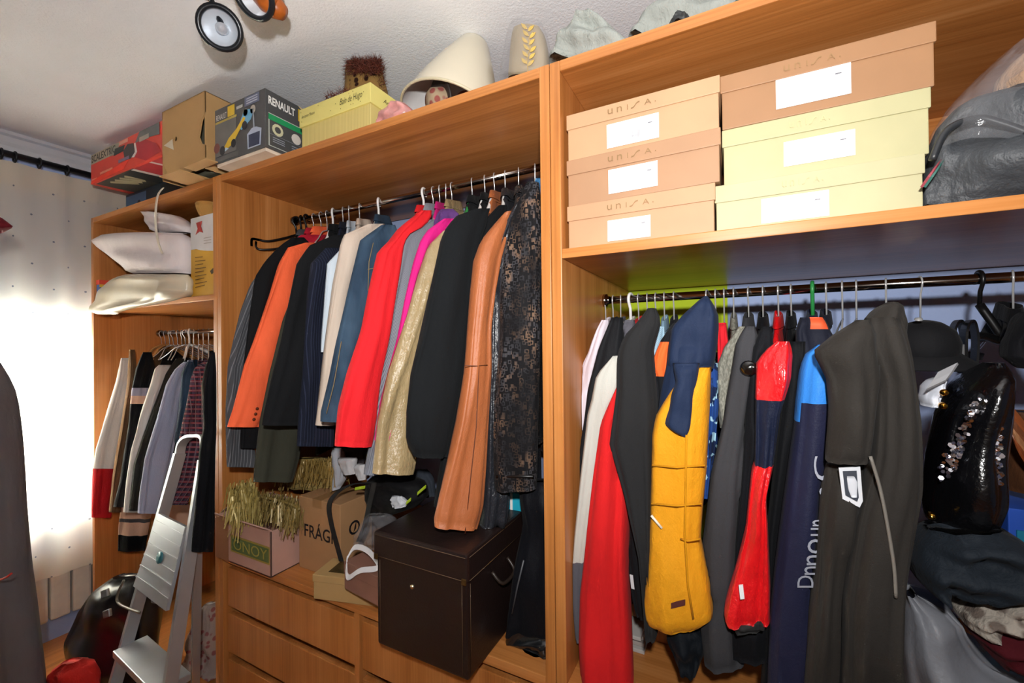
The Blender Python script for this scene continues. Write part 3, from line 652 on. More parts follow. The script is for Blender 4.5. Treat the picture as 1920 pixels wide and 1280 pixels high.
quad('reflector', [onY(x, y, H[1]-.05) for x, y in ((1385, 1096), (1388, 1122), (1396, 1121), (1393, 1095))], plain('e8e8ea', .4), tt, .003, Vector((0, -1, 0)))
rgar('coat', 'long black raincoat between the red puffer and the blue tracksuit', 'coat', 1484, 1.03, [(640, 1476), (720, 1470), (860, 1452), (1000, 1436), (1200, 1432), (1300, 1425)], [(640, 1510), (720, 1508), (860, 1500), (1000, 1480), (1200, 1470), (1300, 1465)],
     fabric('0d0e11', .75), 'long black raincoat', th=.035, half=.16)
# tracksuit with lettering
BL, NV2 = fabric('2f78c8', .55, wr=.3), fabric('1e2036', .5, wr=.25)
tt, H, e, d = rgar('tracksuit', 'navy and blue tracksuit top with white lettering down the sleeve', 'tracksuit', 1524, .985,
     [(646, 1532), (660, 1512), (689, 1500), (751, 1492), (800, 1488), (926, 1470), (1062, 1452), (1153, 1443), (1330, 1437)],
     [(646, 1560), (689, 1566), (751, 1562), (836, 1560), (1017, 1548), (1330, 1530)], NV2, 'blue tracksuit', hk='green', th=.045, mats=[NV2, BL],
     paint=lambda y, u: 1 if (y < 745 + 45*(u < .12) + 25*(u > .88)) else 0)
for ch, xl, y0_, y1_ in (('D', 1495, 1078, 1101), ('n', 1508, 1061, 1077), ('n', 1512, 1040, 1059), ('o', 1514, 1010, 1037), ('u', 1520, 989, 1004), ('n', 1523, 974, 986), ('.', 1526, 912, 930), ('C', 1526, 854, 900)):
    yy_ = H[1]-.0545; o = onY(xl+30, y1_, yy_); text('letter', ch, o, onY(xl+30, y0_, yy_)-o, onY(xl if ch != '.' else xl+10, y1_, yy_)-o, plain('8f929e', .5), tt)
CH = fabric('2a2724', .85); CH2 = CH
tt, H, e, d = rgar('jacket', 'dark brown grey jacket with a white shield badge on its sleeve', 'jacket', 1580, .928,
     [(868, 1549), (926, 1539), (1062, 1530), (1153, 1518), (1330, 1508)], [(868, 1622), (972, 1612), (1108, 1596), (1330, 1592)], CH, 'badged dark jacket', th=.045, fold=.008, collar=False, hz=-.5)
strip('short_sleeve', [(600, 1606, 1630), (630, 1560, 1640), (659, 1524, 1645), (685, 1538, 1646), (711, 1551, 1646), (760, 1556, 1640), (863, 1549, 1625)], (H[0], H[1]-.035), (1, 0), .045, CH2, tt, nz=20, ends=(.3, .7))
quad('badge', [onY(x, y, H[1]-.052) for x, y in ((1572, 876), (1579, 934), (1611, 950), (1617, 938), (1612, 874))], plain('c9cbd0', .5), tt, .003, Vector((0, -1, 0)))
quad('badge_field', [onY(x, y, H[1]-.0555) for x, y in ((1580, 883), (1585, 928), (1607, 940), (1610, 932), (1606, 882))], plain('2a2f3a', .6), tt, .001, Vector((0, -1, 0)))
strip('badge_lion', [(892, 1587, 1602), (905, 1588, 1609), (918, 1590, 1608), (932, 1596, 1607)], (H[0], H[1]-.056), (1, 0), .002, plain('c2c5cc', .5), tt, nz=8, n=10, fold=.0003)
rgar('jacket', 'bright royal blue jacket peeking between two dark brown jackets', 'jacket', 1606, 1.0, [(660, 1606), (700, 1600), (740, 1606)], [(660, 1622), (700, 1628), (740, 1622)], fabric('1f51c9', .6), 'royal blue jacket', th=.02, collar=False, half=.13, back=False)
tt, H, e, d = rgar('jacket', 'large dark brown grey jacket with a piped seam and stand collar', 'jacket', 1662, .90,
     [(596, 1622), (646, 1617), (711, 1640), (790, 1636), (850, 1632), (981, 1600), (1108, 1580), (1330, 1574)],
     [(596, 1690), (662, 1700), (790, 1716), (908, 1718), (1062, 1697), (1198, 1680), (1330, 1700)], CH, 'large dark jacket', th=.055, fold=.009, half=.2)
strip('stand_collar', [(567, 1662, 1682), (580, 1640, 1688), (605, 1618, 1694), (640, 1612, 1697)], (H[0], H[1]+.03), (1, 0), .045, CH2, tt, nz=10, ends=(.3, .7))
tube('piping', smooth_path([onY(x, y, H[1]-.058) for x, y in ((1632, 855), (1650, 915), (1664, 985), (1676, 1060), (1680, 1120))], 4), .0025, plain('6a655e', .6), tt, 6)
rgar('jacket', 'navy sport jacket with an orange collar tab above the blue tracksuit', 'jacket', 1550, 1.12, [(595, 1500), (620, 1492), (660, 1492), (720, 1495)], [(595, 1545), (620, 1556), (660, 1580), (720, 1590)],
     fabric('1c1e2a', .7), 'navy sport jacket', th=.03, half=.14, mats=[fabric('1c1e2a', .7), plain('e0562c', .7)], paint=lambda y, u: 1 if 596 < y < 616 and .45 < u < .9 else 0)
# ------------------------------------------------------------------ things hanging at the far end of the low rail
cap = thing('cap', 'black baseball cap hooked on the low rail', 'cap', onY(1732, 640, 1.2))
KB = fabric('151517', .8)
cc = onY(1730, 640, 1.2)
lathe('crown', [(.0, .065), (.022, .062), (.042, .05), (.054, .028), (.058, 0), (.055, -.004), (.0, .056)], axisM(cc + Vector((0, 0, -.02)), (.1, -.35, 1)), KB, cap, 24)
vs = []; fs = []
for i in range(9):
    a = R(-70 + i*17.5)
    for k, rr_ in enumerate((.054, .10)): vs.append(cc + Vector((rr_*math.sin(a)*.95, -rr_*math.cos(a)*.8, -.02 - k*.035)))
for v in list(vs): vs.append(v + Vector((0, 0, -.004)))
for i in range(8): fs += [(2*i, 2*i+2, 2*i+3, 2*i+1), (18+2*i, 18+2*i+1, 18+2*i+3, 18+2*i+2), (2*i+1, 2*i+3, 18+2*i+3, 18+2*i+1)]
mk('visor', vs, fs, KB, cap, True); tube('hook', hook_pts(onY(1725, 560, 1.39).x, 1.39, .141, (0, -1), drop=.09), .002, CHROME, cap)
lathe('top_button', [(0, .006), (.006, .004), (.007, 0)], axisM(onY(1722, 600, 1.15), (0, -.3, 1)), plain('8a8a8a', .4), cap, 12)
bel = thing('belt', 'pair of looped black leather belts with a steel buckle', 'belt', onY(1808, 640, 1.25))
for dx in (-9, 13):
    ribbon('strap', smooth_path([onY(1795+dx, 690, 1.25), onY(1794+dx, 630, 1.24), onY(1800+dx, 606, 1.25), onY(1810+dx, 604, 1.27), onY(1816+dx, 640, 1.28), onY(1812+dx, 700, 1.28)], 5), .028, (0, 1, 0), .004, plain('0e0e10', .35), bel)
box('buckle', *[f(onY(1797, 660, 1.235).x) for f in (lambda v: v-.008, lambda v: v+.008)], 1.225, 1.232, onY(1797, 675, 1.23).z, onY(1797, 645, 1.23).z, STEEL, bel)
bkc = rgar('coat', 'black coat at the far end of the low rail with its shoulder turned out', 'coat', 1900, 1.16, [(585, 1914), (605, 1902), (640, 1884), (668, 1880), (690, 1910)], [(585, 1935), (620, 1960), (660, 1990), (690, 2000)], fabric('0e0e12', .8), 'black coat at the rail end', th=.04)
hb = thing('clothes_hanger', 'bare black plastic hanger arm in front of the pale blue wall', 'hanger', onY(1860, 630, 1.3))
hx = onY(1905, 560, 1.39)
tube('hook', hook_pts(hx.x-.06, 1.39, .141, (0, -1), .0192, .06), .0045, BLACKP, hb)
tube('shoulder_arm', smooth_path([Vector((hx.x-.06, 1.39, .081)), onY(1880, 636, 1.36), onY(1850, 631, 1.34), onY(1815, 628, 1.32)], 4), .009, BLACKP, hb)
hbg = thing('handbag', 'glossy black sequined handbag with gold studs', 'handbag', onY(1800, 990, 1.05))
SQ = plain('08080a', .22, coat=.6, bs=.6)
strip('bag_body', [(680, 1850, 1880), (720, 1800, 1882), (780, 1765, 1880), (860, 1745, 1876), (930, 1735, 1872), (975, 1742, 1850), (992, 1760, 1820)], (0, 1.06), (1, 0), .07, SQ, hbg, fold=.006, nz=22, ends=(.3, .4))
rs = random.Random(3); vs = []; fs = []
for k in range(150):
    t = rs.random(); x = 1835 - 70*t + rs.uniform(-13, 13)*(.4+t); y = 750 + 150*t + rs.uniform(-8, 8)
    if k > 100: x = 1872 - 6*math.sin(k) ; y = 770 + (k-100)*2.8
    c = onY(x, y, .992); r_ = rs.uniform(.002, .0045); b = len(vs); tx, tz = rs.uniform(-.6, .6), rs.uniform(-.6, .6)
    for j in range(6):
        a = j*math.pi/3; u, v = r_*math.cos(a), r_*math.sin(a); vs.append(c + Vector((u, u*tx+v*tz, v)))
    fs.append(tuple(range(b, b+6)))
sq = mk('sequins', vs, fs, plain('e8e8f0', .18, 1), hbg); sq['kind'] = 'stuff'
for x, y in ((1771, 736), (1769, 761), (1747, 968)):
    lathe('stud', [(0, .005), (.004, .004), (.006, 0), (.006, -.01)], axisM(onY(x, y, .995), (-.2, -1, 0)), plain('d9a441', .2, 1), hbg, 12)
wt = thing('shoe', 'white sneaker tip with a grey strap hanging behind the large dark jacket', 'shoe', onY(1745, 760, 1.02))
strip('toe', [(708, 1748, 1770), (725, 1732, 1768), (745, 1726, 1760), (760, 1730, 1755)], (0, 1.04), (1, 0), .03, plain('cfd3dd', .6), wt, nz=10)
ribbon('strap', [onY(1755, 722, .985), onY(1766, 708, .99), onY(1778, 690, 1.0)], .03, (.6, 0, .4), .005, plain('8b8b8e', .6), wt)
bb = thing('handbag', 'brown leather shoulder bag with striped straps beside the sequined bag', 'handbag', onY(1910, 880, 1.2))
strip('bag_body', [(770, 1884, 1960), (820, 1878, 1990), (870, 1876, 2000), (914, 1880, 2000)], (0, 1.22), (1, 0), .06, fabric('4b2e1c', .5, wr=.5), bb, nz=14)
for k, c in enumerate(('8a4a26', '6e4128', '9a6b48', '7b3d1c')):
    ribbon('strap', smooth_path([onY(1872+k*6, 735+k*20, 1.12), onY(1900+k*4, 775+k*22, 1.11), onY(1945, 830+k*20, 1.13)], 4), .02, (0, .3, 1), .004, plain(c, .5), bb)
cb_ = thing('bag', 'soft dark blue grey cloth bag under the sequined handbag', 'bag', onY(1810, 1110, 1.0))
strip('bag_body', [(990, 1740, 1880), (1012, 1718, 1915), (1050, 1708, 1925), (1082, 1716, 1900), (1100, 1740, 1840)], (0, 1.0), (1, 0), .08, fabric('1d232a', .7, wr=.6), cb_, nz=18, fold=.012, ends=(.3, .3))
sw = thing('box', 'blue and teal carton at the far right under the bags', 'box', onY(1925, 1000, 1.1))
p = onY(1890, 952, 1.16); q = onY(1960, 1000, 1.16)
box('carton', p.x, p.x+.13, 1.16, 1.3, CT1, p.z, plain('1e4aa8', .5), sw); box('teal_panel', p.x+.01, p.x+.12, 1.156, 1.161, CT1+.02, q.z, plain('0f6f8c', .5), sw, 0)
kn = tag(strip('knit_blanket', [(1102, 1860, 1960), (1115, 1822, 1990), (1140, 1792, 2000), (1158, 1798, 2000), (1166, 1815, 2000)], (0, 1.0), (1, 0), .07, fabric('a69d92', .95, pat='leopard', h2='6c6058', wr=1), None, nz=16, fold=.01), 'cream and brown mottled knitted blanket folded on the right counter', 'blanket')
rk = tag(strip('folded_cloth', [(1168, 1806, 2000), (1195, 1826, 2000), (1232, 1862, 2000)], (0, 1.0), (1, 0), .07, fabric('4a1119', .85), None, nz=10, fold=.008), 'dark red folded cloth beneath the mottled blanket', 'cloth')
pb = tag(strip('plastic_bag', [(1104, 1690, 1712), (1130, 1690, 1778), (1168, 1687, 1796), (1200, 1686, 1822), (1234, 1690, 1858), (1262, 1694, 1960), (1330, 1700, 1990), (1520, 1720, 2060)], (0, 1.06), (1, 0), .08, plain('7b7d84', .5, vary=.06, vs=16, bs=.3), None, nz=22, fold=.014), 'grey translucent plastic bag of laundry on the right counter', 'bag')
st = thing('stool', 'small dark wooden stool standing on the counter under the coats', 'stool', (-.16, 1.2, CT1))
DW = wood('z', '3a2412', '553620', rough=.5)
a = onY(1240, 1150, 1.28); b = onY(1175, 1215, 1.28); zt_ = CT1 + .16; lx, rx_ = b.x-.06, a.x+.02
for x_ in (lx, rx_-.045):
    for y_ in (1.26, 1.50): box('leg', x_, x_+.045, y_, y_+.04, CT1, zt_, DW, st)
box('rail', lx+.04, rx_-.04, 1.265, 1.29, CT1+.05, CT1+.085, DW, st); box('seat', lx-.015, rx_+.015, 1.25, 1.55, zt_, zt_+.022, DW, st)
pp = thing('paper_pile', 'loose white papers and cards piled under the stool', 'papers', (-.2, 1.36, CT1))
for k in range(4):
    box('sheet', lx+.05+.004*k, rx_-.052-.003*k, 1.19+.012*(k % 3), 1.46+.01*(k % 2), CT1+.011*k, CT1+.011*k+.0105, plain(('b8b4b0', 'a49a94', 'c9c6c4')[k % 3], .7), pp)
bx = tag(strip('shoe_bag', [(1172, 1255, 1300), (1190, 1250, 1320), (1222, 1262, 1320), (1250, 1275, 1310)], (0, 1.05), (1, 0), .035, fabric('0d1218', .7), None, nz=10, fold=.008), 'small black drawstring bag hanging below the yellow quilted coat', 'bag')
# ------------------------------------------------------------------ left bay: clothes, ladder, backpack
LR = (1.30, .087); GL = 'clothes on the rail beside the curtain'
def lgar(name, label, cat, hook, Yf, left, right, mat, short, **k):
    k.setdefault('th', .018); k.setdefault('collar', False); k.setdefault('half', .12); k.setdefault('drop', .07); k.setdefault('back', False)
    return garment(name, label, cat, hook, LR, Yf, edges_to_rows(left, right), mat, GL, short, **k)
WS = fabric('e2dbd4', .6, wr=.3); RS = fabric('a8161c', .7, wr=.6)
lgar('skirt', 'white satin skirt with a red hem on a clip hanger', 'skirt', 303, 1.02, [(671, 227), (714, 219), (773, 201), (840, 181), (878, 175), (925, 174), (970, 173)], [(671, 245), (714, 242), (773, 236), (840, 228), (878, 222), (970, 208)],
     WS, 'white skirt with red hem', mats=[WS, RS], paint=lambda y, u: 1 if y > 880 else 0, sl='panel', back=False, arms='wood')
lgar('trousers', 'narrow brown trousers hanging next to the white skirt', 'trousers', 310, 1.06, [(655, 243), (720, 240), (800, 228), (900, 212), (960, 206)], [(655, 252), (720, 254), (800, 246), (900, 232), (960, 226)], fabric('5e442c', .8), 'narrow brown trousers', back=False, sl='leg', arms='wood')
lgar('sweater', 'black sweater with beige and grey bands', 'sweater', 318, 1.08, [(660, 268), (690, 256), (730, 248), (760, 245), (790, 243), (900, 226), (950, 214)], [(660, 284), (690, 290), (730, 285), (790, 276), (900, 250), (950, 236)],
     fabric('0f0f12', .85), 'banded black sweater', mats=[fabric('0f0f12', .85), fabric('9693a6', .8), fabric('cfa58e', .8), fabric('c2283c', .8)], paint=lambda y, u: 1 if 728 < y < 742 else 2 if 742 < y < 756 else 3 if (900 < y < 940 and u > .5) else 0)
lgar('dress', 'sage green dress strip beside the banded sweater', 'dress', 325, 1.10, [(700, 262), (780, 240), (850, 232), (900, 226), (960, 222)], [(700, 286), (780, 275), (850, 262), (960, 246)], fabric('8c917c', .75), 'sage green dress', back=False, sl='panel')
lgar('jacket', 'cream white cardigan left of an olive strip', 'jacket', 333, 1.07, [(684, 298), (690, 291), (720, 284), (780, 264), (844, 246), (900, 238), (960, 232)], [(684, 320), (690, 318), (720, 312), (780, 296), (844, 280), (960, 256)], fabric('c9c2bb', .8), 'cream cardigan')
lgar('jacket', 'dark olive jacket between the cream cardigan and a light blue shirt', 'jacket', 341, 1.06, [(672, 330), (700, 312), (760, 290), (820, 268), (870, 252), (957, 243)], [(672, 345), (700, 338), (760, 318), (820, 296), (900, 280), (957, 265)], fabric('24221f', .8), 'dark olive jacket')
lgar('shirt', 'light blue shirt with folded cuffs beside dark olive', 'shirt', 355, 1.06, [(678, 345), (690, 330), (720, 312), (780, 296), (860, 272), (920, 263), (962, 260)], [(678, 352), (690, 348), (720, 342), (780, 335), (860, 322), (962, 298)], fabric('9a9eb4', .7, vary=.05, wr=.4), 'light blue shirt', hk='white')
lgar('skirt', 'dark skirt with tan bands below the light blue shirt', 'skirt', 348, 1.09, [(900, 245), (955, 226), (985, 222), (1032, 221)], [(900, 300), (955, 286), (985, 280), (1032, 272)],
     fabric('1a1a1c', .8), 'tan banded dark skirt', mats=[fabric('c7a28c', .8), fabric('0d0d0f', .8), fabric('4c4a4c', .8)], paint=lambda y, u: 1 if y > 1000 else 2 if 970 < y < 977 else 0, sl='panel', back=False)
lgar('jacket', 'dark blue denim jacket behind the plaid shirt', 'jacket', 363, 1.09, [(678, 352), (700, 342), (760, 338), (830, 330)], [(678, 362), (700, 366), (760, 362), (830, 352)], fabric('22303f', .8, pat='denim', h2='2f4456'), 'dark denim jacket')
lgar('shirt', 'purple and red plaid shirt behind the ladder', 'shirt', 372, 1.07, [(676, 385), (688, 366), (710, 358), (760, 350), (830, 336), (900, 322), (946, 316)], [(676, 398), (688, 400), (710, 396), (760, 392), (830, 384), (900, 368), (946, 350)], fabric('2a2330', .85, pat='plaid', h2='6c6068'), 'plaid shirt')
lgar('dress', 'leopard print dress seen through the ladder', 'dress', 381, 1.15, [(840, 385), (880, 355), (945, 333)], [(840, 395), (880, 398), (945, 390)], fabric('b08a52', .8, pat='leopard', h2='17110b'), 'leopard print dress', sl='panel', back=False)
lgar('coat', 'long black coat nearest the wood divider of the curtain side bay', 'coat', 391, .93, [(660, 396), (688, 386), (720, 380), (800, 384), (830, 378), (900, 372), (1000, 362), (1034, 360)], [(660, 402), (688, 404), (720, 405), (800, 404), (900, 402), (1000, 400), (1034, 398)], fabric('0d0e12', .8), 'long black coat by the divider', th=.015)
# ladder
lad = thing('step_ladder', 'folded aluminium step ladder standing against the hanging clothes', 'ladder', (-2.2, .9, FLOORZ))
ALU = plain('b4b8bc', .38, .6, .05); ALD = ALU
def P(px, py, y): return onY(px, py, y)
tl_, tr_ = P(337, 850, .975), P(383, 862, .955)
bl = P(226, 1246, .80); br = P(318, 1288, .785)
def extend(a, b, z): return a + (b-a)*((z-a.z)/(b.z-a.z))
fl_, fr_ = extend(tl_, bl, FLOORZ+.01), extend(tr_, br, FLOORZ+.01)
arch = smooth_path([tl_, P(341, 832, .98), P(352, 820, .98), P(368, 817, .97), P(384, 822, .96), tr_], 5)
nrm = (bl-tl_).cross(br-bl).normalized()
if nrm.y > 0: nrm = -nrm
ribbon('handle_arch', arch, .035, nrm, .012, ALU, lad)
ribbon('stile', [tl_, extend(tl_, bl, -1.0), fl_], .042, nrm, .02, ALU, lad); ribbon('stile', [tr_, extend(tr_, br, -1.0), fr_], .042, nrm, .02, ALU, lad)
off = Vector((.02, .26, 0))
for a, b in ((tl_, fl_), (tr_, fr_)):
    q = extend(a, b, -.75) + Vector((.0, .02, 0)); g_ = P(268, 1280, 1.04) if a is tl_ else P(366, 1280, 1.0)
    ribbon('rear_leg', [q, g_, extend(q, g_, FLOORZ+.005)], .03, nrm, .018, ALD, lad)
def lad_pt(z, u): return extend(tl_, bl, z)*(1-u) + extend(tr_, br, z)*u
ptop = -.74; pbot = -1.05
def slab(name, z0, z1, out0, out1, mat, th=.012, u0=.06, u1=.94):
    pts = [lad_pt(z0, u0) + nrm*out0, lad_pt(z0, u1) + nrm*out0, lad_pt(z1, u1) + nrm*out1, lad_pt(z1, u0) + nrm*out1]
    return quad(name, pts, mat, lad, th, nrm)
pl_ = slab('platform', -.70, -.975, .012, .03, ALU)
for k in range(6):
    z = -.725 - k*.042; o = slab('platform_rib', z, z-.006, .025+.003*k, .0255+.003*k, ALD, .002)
cpt = lad_pt(-.835, .5) + nrm*.036
lathe('label_disc', [(0, .002), (.022, .002), (.022, -.004)], axisM(cpt, nrm), plain('2f6f78', .5), lad, 20)
for z in (-1.235, -1.42):
    a0, a1 = lad_pt(z, .02), lad_pt(z, .98); back = Vector((.01, .11, 0))
    frame_box('tread', a0 - back*.35, a1-a0, back, Vector((0, 0, .028)), ALU, lad, .003)
for p in (fl_, fr_): frame_box('rubber_foot', p + Vector((-.02, -.025, -.01)), (.04, 0, 0), (0, .05, 0), (0, 0, .04), BLACKP, lad, .004)
# backpack and red bag
BKY = .9
bp = thing('backpack', 'glossy black backpack slumped beneath the hanging clothes', 'backpack', (onY(210, 1200, BKY).x, BKY, FLOORZ))
BK = plain('0d0d0f', .3, coat=.3)
strip('pack_body', [(1080, 215, 262), (1100, 190, 280), (1140, 160, 285), (1190, 140, 285), (1230, 136, 282), (1255, 142, 278), (1272, 155, 270)], (onY(210, 1200, .9).x, .9), (.95, .3), .085, BK, bp, nz=24, fold=.012, ends=(.3, .8))
tube('piping', smooth_path([onY(x, y, .825) for x, y in ((232, 1088), (220, 1115), (222, 1130), (240, 1140), (262, 1148))], 4), .005, plain('6e6557', .4), bp)
for x, y in ((189, 1122), (193, 1160)):
    p = onY(x, y, .815); frame_box('buckle', p, (.03, .01, .012), (0, .012, 0), (-.008, 0, .03), STEEL, bp, .003)
rb = tag(strip('red_bag', [(1238, 122, 148), (1250, 108, 162), (1275, 98, 168), (1305, 94, 172), (1350, 92, 172)], (onY(130, 1260, .70).x, .70), (1, .1), .05, fabric('b8231d', .7, wr=.7), None, nz=12, fold=.01), 'crumpled red cloth bag on the floor before the backpack', 'bag')
wsk = tag(strip('laundry_sack', [(1130, 388, 402), (1170, 376, 404), (1220, 356, 405), (1270, 340, 406)], (onY(380, 1200, 1.10).x, 1.10), (1, 0), .045, fabric('a59a96', .8, pat='spots', h2='8d5a5c', wr=.6), None, nz=14, fold=.014), 'pale patterned laundry sack behind the ladder', 'sack')
# dark coat with red piping near the window, and a maroon cap peak
dc = thing('coat', 'dark grey coat with red cuff piping hanging near the window', 'coat', (onY(-20, 1280, .55).x, .55, FLOORZ))
strip('coat_body', [(680, -40, -6), (720, -60, 6), (800, -70, 16), (900, -80, 26), (1000, -90, 36), (1080, -90, 42), (1180, -90, 56), (1280, -90, 72), (1352, -90, 80)], (onY(0, 1000, .55).x, .55), (.9, .43), .07, fabric('6a6668', .85), dc, nz=26, fold=.006)
tube('piping', [onY(x, y, .50) for x, y in ((-12, 1086), (2, 1086), (14, 1081), (21, 1075))], .0035, plain('b8332e', .6), dc)
kx, ky = onY(-75, 425, .5).x, .5
cs = thing('coat_stand', 'black coat stand holding the dark grey coat and a maroon cap', 'coat stand', (kx, ky, FLOORZ))
ctop = onY(-22, 690, .55); kz = onY(-75, 420, .5).z
tube('pole', [(kx, ky, FLOORZ), (kx, ky, kz)], .014, BLACKP, cs, 12); lathe('base', [(0, 0), (.16, 0), (.16, .012), (.03, .03), (.014, .05)], axisM((kx, ky, FLOORZ), (0, 0, 1)), BLACKP, cs, 32)
tube('peg', smooth_path([Vector((kx, ky, ctop.z-.05)), (Vector((kx, ky, 0)) + Vector((ctop.x, ctop.y, 0)))/2 + Vector((0, 0, ctop.z-.03)), ctop + Vector((0, 0, .0))], 4), .008, BLACKP, cs)
mc = thing('cap', 'maroon cap peak poking in beside the curtain', 'cap', (onY(-20, 425, .5).x, .5, 0))
strip('peak', [(404, -30, -6), (414, -40, 8), (424, -40, 22), (432, -40, 6), (437, -40, -4)], (onY(0, 425, .5).x, .5), (.9, .43), .02, fabric('6a1822', .7), mc, nz=10, fold=.001)
strip('crown', [(395, -110, -40), (420, -120, -30), (445, -115, -38)], (onY(0, 425, .5).x, .5), (.9, .43), .06, fabric('6a1822', .7), mc, nz=10, fold=.002)
# ------------------------------------------------------------------ left shelf: pillows, boxes
PW = fabric('e6dbdb', .8, wr=.35, vary=.05)
def pillow(label, cat, rows, Y, th, mat, name='pillow', **k):
    m = rows[len(rows)//2]; c = onY((m[1]+m[2])/2, m[0], Y)
    return tag(strip(name, rows, (c.x, Y), (1, 0), th, mat, None, **k), label, cat)
pillow('plump white pillow with a pointed corner on the curtain side shelf', 'pillow', [(437, 240, 340), (444, 205, 350), (454, 184, 355), (466, 196, 356), (480, 218, 356), (500, 240, 356), (513, 252, 354)], 1.035, .08, PW, nz=20, fold=.006, ends=(.25, .3), n=28)
pillow('small white pillow tucked under the top board', 'pillow', [(398, 274, 292), (404, 276, 330), (414, 282, 345), (426, 288, 356), (436, 296, 356)], 1.06, .05, PW, nz=14, fold=.005, ends=(.25, .4))
pillow('cream bedding in a crinkled clear bag drooping over the shelf edge', 'bedding', [(515, 240, 352), (530, 210, 356), (548, 198, 356), (565, 193, 340), (578, 196, 258), (590, 200, 225)], 1.0, .06, plain('cfc2aa', .28, vary=.05, vs=14, coat=.2), 'bedding_bag', nz=18, fold=.012, ends=(.35, .5), n=30)
gb_ = thing('carton', 'red and blue game carton standing against the side of the pillow shelf', 'box', (-3.048, 1.14, SHL))
box('carton_body', -3.068, -3.030, 1.012, 1.28, SHL, SHL+.125, plain('2a4f96', .5), gb_); box('lid', -3.069, -3.029, 1.010, 1.282, SHL+.125, SHL+.15, plain('c43a24', .5), gb_)
box('yellow_band', -3.030, -3.0295, 1.012, 1.28, SHL+.11, SHL+.125, plain('d9b23a', .5), gb_, 0); box('white_print', -3.030, -3.0293, 1.03, 1.10, SHL+.03, SHL+.09, plain('c6d6df', .5), gb_, 0)
yb = thing('carton', 'white and yellow carton with a red bird emblem beside the pillows', 'box', (-2.1, 1.05, SHL))
a, b = onY(358, 500, 1.02), onY(412, 500, 1.02); zt = onY(358, 410, 1.02).z; zm = onY(380, 464, 1.02).z
YM, WM = plain('c9982e', .5), plain('d8d4d4', .5)
box('lower_half', a.x, b.x+.02, 1.02, 1.3, SHL, zm, YM, yb); box('upper_half', a.x, b.x+.02, 1.0195, 1.3, zm, zt, WM, yb)
vs = [onY(x, y, 1.0185) for x, y in ((358, 462), (366, 466), (376, 469), (388, 470), (402, 470), (402, 458), (358, 455))]
quad('curved_edge', vs, WM, yb, .0012, Vector((0, -1, 0)))
red = plain('a8312a', .5)
quad('emblem', [onY(x, y, 1.018) for x, y in ((368, 418), (379, 414), (377, 424), (381, 436), (374, 434), (367, 440), (371, 429))], red, yb, .001, Vector((0, -1, 0)))
for k in range(9): quad('text_line', [onY(x, y, 1.018) for x, y in ((366, 482+k*7), (366, 483.5+k*7), (380+(k*5) % 9, 482+k*6.6), (380+(k*5) % 9, 480.5+k*6.6))], plain('6b4a18', .6), yb, .0006, Vector((0, -1, 0)))
for k in range(3): quad('text_line', [onY(x, y, 1.018) for x, y in ((382, 446+k*5), (382, 447+k*5), (396, 444.5+k*5), (396, 443.5+k*5))], plain('a39a90', .6), yb, .0006, Vector((0, -1, 0)))
quad('print_mark', [onY(x, y, 1.018) for x, y in ((394, 508), (400, 502), (402, 510), (397, 514))], plain('3a2c18', .6), yb, .0006, Vector((0, -1, 0)))
wb = thing('basket', 'small woven wicker basket under the top board', 'basket', onY(390, 392, 1.08))
c = onY(392, 398, 1.08); WK = fabric('b78a4c', .8, pat='knit', h2='7d5526', wr=.8)
lathe('bowl', [(.0, 0), (.022, 0), (.036, .02), (.044, .05), (.046, .07), (.042, .07), (.034, .025), (0, .008)], axisM(c + Vector((.0, 0, -.035)), (0, -.1, 1)), WK, wb, 24)
tube('rim', [c + Vector((.045*math.cos(k*.314), .045*math.sin(k*.314), .035)) for k in range(20)], .004, WK, wb, 8, True)
strap = tag(ribbon('strap', smooth_path([onY(306, 352, .95), onY(296, 366, .945), onY(292, 395, .945), onY(292, 425, .945), onY(297, 455, .945), onY(304, 475, .945)], 6), .014, (1, 0, 0), .003, fabric('d8cdbd', .8)), 'narrow cream strap dangling from the top of the bay over the pillows', 'strap')
pc, pnt, pbb = newmat('clear_plastic_film'); pbb.inputs['Base Color'].default_value = (.35, .35, .37, 1); pbb.inputs['Roughness'].default_value = .12; pbb.inputs['Alpha'].default_value = .16
bump(pnt, pbb, noise(pnt, coords(pnt, (30, 30, 30)), 1, 3), .8, .01)
# ------------------------------------------------------------------ on top of the bays
TOPZ = ZT1
def prints(O, U, V, parent, n=None):
    """returns helper that lays flat prints on a face; coordinates are fractions of the face"""
    O, U, V = Vector(O), Vector(U), Vector(V); nn = U.cross(V).normalized()
    def pr(name, pts, mat, lift=.0008): return quad(name, [O + U*a + V*b + nn*lift for a, b in pts], mat, parent, .0005, nn)
    def rect(name, u0, v0, u1, v1, mat, lift=.0008): return pr(name, [(u0, v0), (u1, v0), (u1, v1), (u0, v1)], mat, lift)
    def txt(name, s, u0, v0, u1, v1, mat, skew=0, lift=.0016, **k): return text(name, s, O + U*u0 + V*v0 + nn*lift, U*(u1-u0) + V*skew, V*(v1-v0), mat, parent, 0, **k)
    def disc(name, u, v, r, mat, lift=.0012):
        ru = r/U.length; rv = r/V.length
        return pr(name, [(u+ru*math.cos(k*.524), v+rv*math.sin(k*.524)) for k in range(12)], mat, lift)
    return pr, rect, txt, disc
BLK, WHT, GRY = plain('14151a', .5), plain('e6e4e0', .5), plain('8c8f98', .5)
